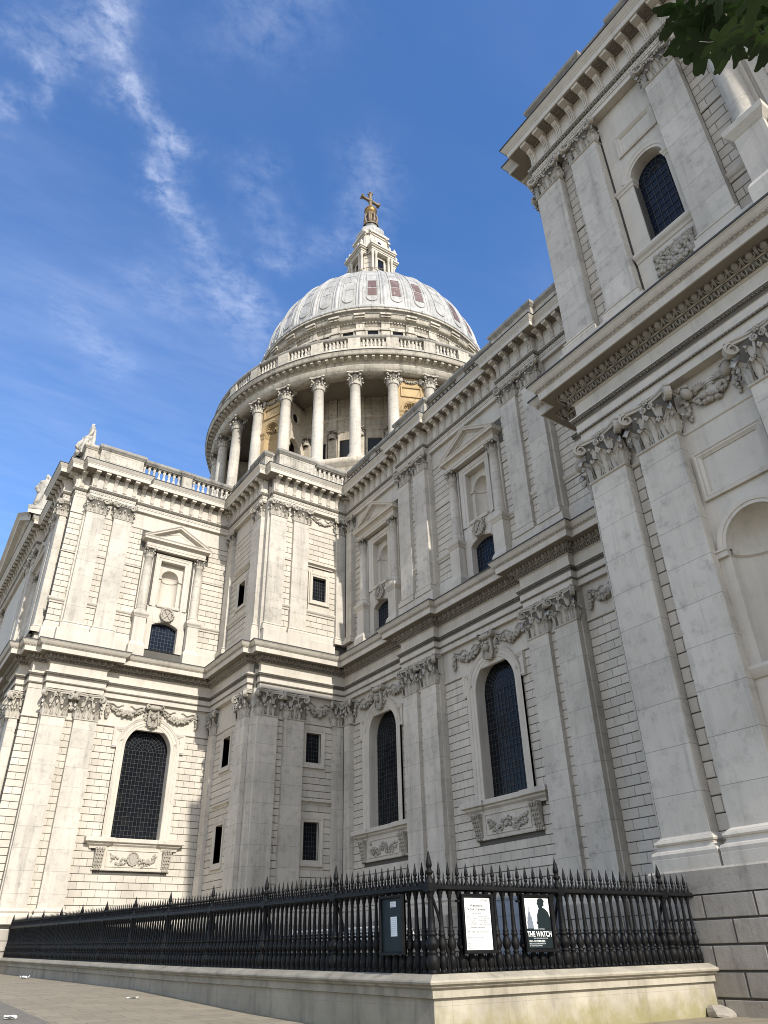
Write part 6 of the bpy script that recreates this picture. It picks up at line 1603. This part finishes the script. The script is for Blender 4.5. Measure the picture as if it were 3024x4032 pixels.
litter(26.6, -8.55, .45, .10, 2, 1.9, 'thin twisted white scrap on the paving in the middle distance')
litter(22.75, -4.40, .26, .22, 3, .8, 'crumpled white paper at the front left edge of the paving')
m = MB(); P0 = [(-.24, -.30), (.10, -.36), (.24, -.10), (.22, .26), (-.05, .36), (-.26, .20)]
lev = [(1.0, 0, 0, 0), (1.0, .05, 0, .02), (.94, .11, .02, .03), (.72, .19, .10, .02), (.40, .25, .17, -.02), (.0, .26, .19, -.03)]
m.grid([[(x*k+dx, y*k+dy, z+.05*math.sin(5*x+7*y)*k) for x, y in P0] for k, z, dx, dy in lev], closed_v=True, smooth=False)
tag(part('stone', m, M_plinth, None, Matrix.Translation((13.0, -18.35, gz(13)-.02)) @ Matrix.Rotation(R(8), 4, 'Z')), 'worn lump of stone at the foot of the wall, at the bottom right', 'stone')

# ------------------------------------------------------------------ the plane tree overhead: trunk beyond the right edge, one spray of leaves in view
TREE = empty('plane_tree', (-2.4, -6.6, -1.5)); tag(TREE, 'plane tree with dark green lobed leaves hanging in from the top right', 'tree')
m = MB(); m.tube([(-2.4, -6.6, -1.6), (-2.42, -6.55, 0.5), (-2.3, -6.4, 2.6), (-2.35, -6.2, 4.8), (-2.2, -6.0, 7.2)], [.36, .30, .26, .22, .12], 14)
part('trunk', m, M_bark, TREE)
limbs = [[(-2.3, -6.4, 2.4), (-1.5, -5.0, 3.1), (-.7, -3.2, 3.1), (-.1, -2.0, 2.6), (.10, -1.55, 2.25), (.20, -1.28, 1.98)], [(-2.35, -6.2, 4.4), (-3.4, -5.0, 5.4), (-4.2, -3.6, 5.9)], [(-2.3, -6.1, 5.6), (-2.6, -7.6, 6.9), (-2.3, -9.0, 7.4)], [(-2.3, -6.2, 4.9), (-4.0, -7.2, 6.1), (-5.4, -7.9, 6.5)]]
for l in limbs:
    m = MB(); n = len(l); m.tube(l, [.10*(1-.9*i/(n-1))+.008 for i in range(n)], 8); part('limb', m, M_bark, TREE)
def plane_leaf(seed):
    rnd = random.Random(seed); pts = []
    lobes = [(-2.25, .62), (-1.15, .92), (0, 1.12), (1.15, .92), (2.25, .62)]
    N = 64
    for i in range(N):
        a = -2.75+5.5*i/(N-1); r = .30
        for c, l in lobes: r = max(r, l*math.exp(-((a-c)/.36)**2)*.55+.36*l*(1 if abs(a-c) < .5 else .8))
        r *= 1+.07*(((i*3) % 4)-1.5)/1.5
        pts.append((r*math.sin(a), r*math.cos(a)))
    m = MB(); vs = [(0, 0, 0)]; 
    def zz(x, y): return -.14*(x*x)-.10*max(0, y)**2+.05*math.sin(x*5+seed)+.04*abs(x)
    for x, y in pts: vs.append((x*.5, y*.5, zz(x*.5, y*.5))); vs.append((x, y, zz(x, y)))
    fs = []
    for i in range(N-1):
        a, b, c, d = 1+2*i, 2+2*i, 4+2*i, 3+2*i; fs.append((a, b, c, d)); fs.append((0, a, d))
    m.add(vs, fs, True); m.tube([(0, 0, 0), (0, -.25, .03), (.02, -.55, .1)], .012, 4)
    return m.mesh('leaf', M_leaf)
LM = [plane_leaf(k) for k in range(4)]
def put_leaf(p, s, rx, ry, rz, k): part('leaf', LM[k % 4], None, TREE, Matrix.Translation(p) @ Matrix.Rotation(rz, 4, 'Z') @ Matrix.Rotation(ry, 4, 'Y') @ Matrix.Rotation(rx, 4, 'X') @ Matrix.Scale(s, 4))
rs_ = random.Random(23); SPRAY = []
for i, (px, py) in enumerate([(2690, 25), (2672, 80), (2705, 130), (2745, 60), (2765, 150), (2800, 95), (2820, 165), (2850, 40), (2862, 120), (2880, 185), (2915, 75), (2925, 145), (2960, 30), (2975, 110), (3005, 70), (3015, 140), (3045, 100), (3060, 30), (2730, -10), (2790, 10), (2900, -10), (2835, -40), (2985, -25), (3060, 150), (2720, 95), (2780, 45), (2870, 75), (2940, 105)]):
    SPRAY.append(((px, py), 1.85+.45*rs_.random(), .062+.026*rs_.random(), i % 4))
for q in range(6):
    a = pix_ray(2790+55*q, -160)*(2.0+.05*q); b = pix_ray(2740+58*q, 40+18*(q % 3))*(1.95+.05*q); m = MB(); m.tube([tuple(a), tuple(a.lerp(b, .5)+Vector((0, 0, .012))), tuple(b)], [.006, .004, .0025], 6); part('twig', m, M_bark, TREE)
rl = random.Random(11)
for (px, py), dist, s, k in SPRAY:
    d = pix_ray(px, py)*dist
    put_leaf(tuple(d), s, rl.uniform(-.35, .35)+R(10), rl.uniform(-.5, .3), rl.uniform(2.2, 4.6), k)
stuff = MB(); LB = []
def in_view(p):
    v = Vector(p); z = v.dot(_f)
    if z < .1: return False
    x, y = 1512+2885.34*v.dot(_r)/z, 2016-2885.34*v.dot(_u)/z
    return -250 < x < 3300 and -450 < y < 4300
rl = random.Random(4); cnt = 0
for l in limbs+[[(-2.35, -6.2, 4.8), (-2.2, -6.0, 7.4)]]:
    for i in range(420):
        t = rl.random()**.7*(len(l)-1); a, b = l[int(t)], l[min(int(t)+1, len(l)-1)]; f_ = t-int(t)
        p = [a[q]+(b[q]-a[q])*f_+rl.gauss(0, .55)*(1 if q < 2 else .5) for q in range(3)]
        if in_view(p) or (l is limbs[0] and t < 1.2): continue
        me = LM[i % 4]; M = Matrix.Translation(p) @ Matrix.Rotation(rl.uniform(0, 6.3), 4, 'Z') @ Matrix.Rotation(rl.uniform(-.8, .8), 4, 'X') @ Matrix.Scale(rl.uniform(.09, .15), 4)
        k0 = len(stuff.v); stuff.v.extend([tuple(M @ v.co) for v in me.vertices]); stuff.f.extend([tuple(q+k0 for q in pl.vertices) for pl in me.polygons]); stuff.sm.extend([True]*len(me.polygons)); stuff.mi.extend([0]*len(me.polygons))
tag(part('foliage', stuff, M_leaf, TREE), kind='stuff')
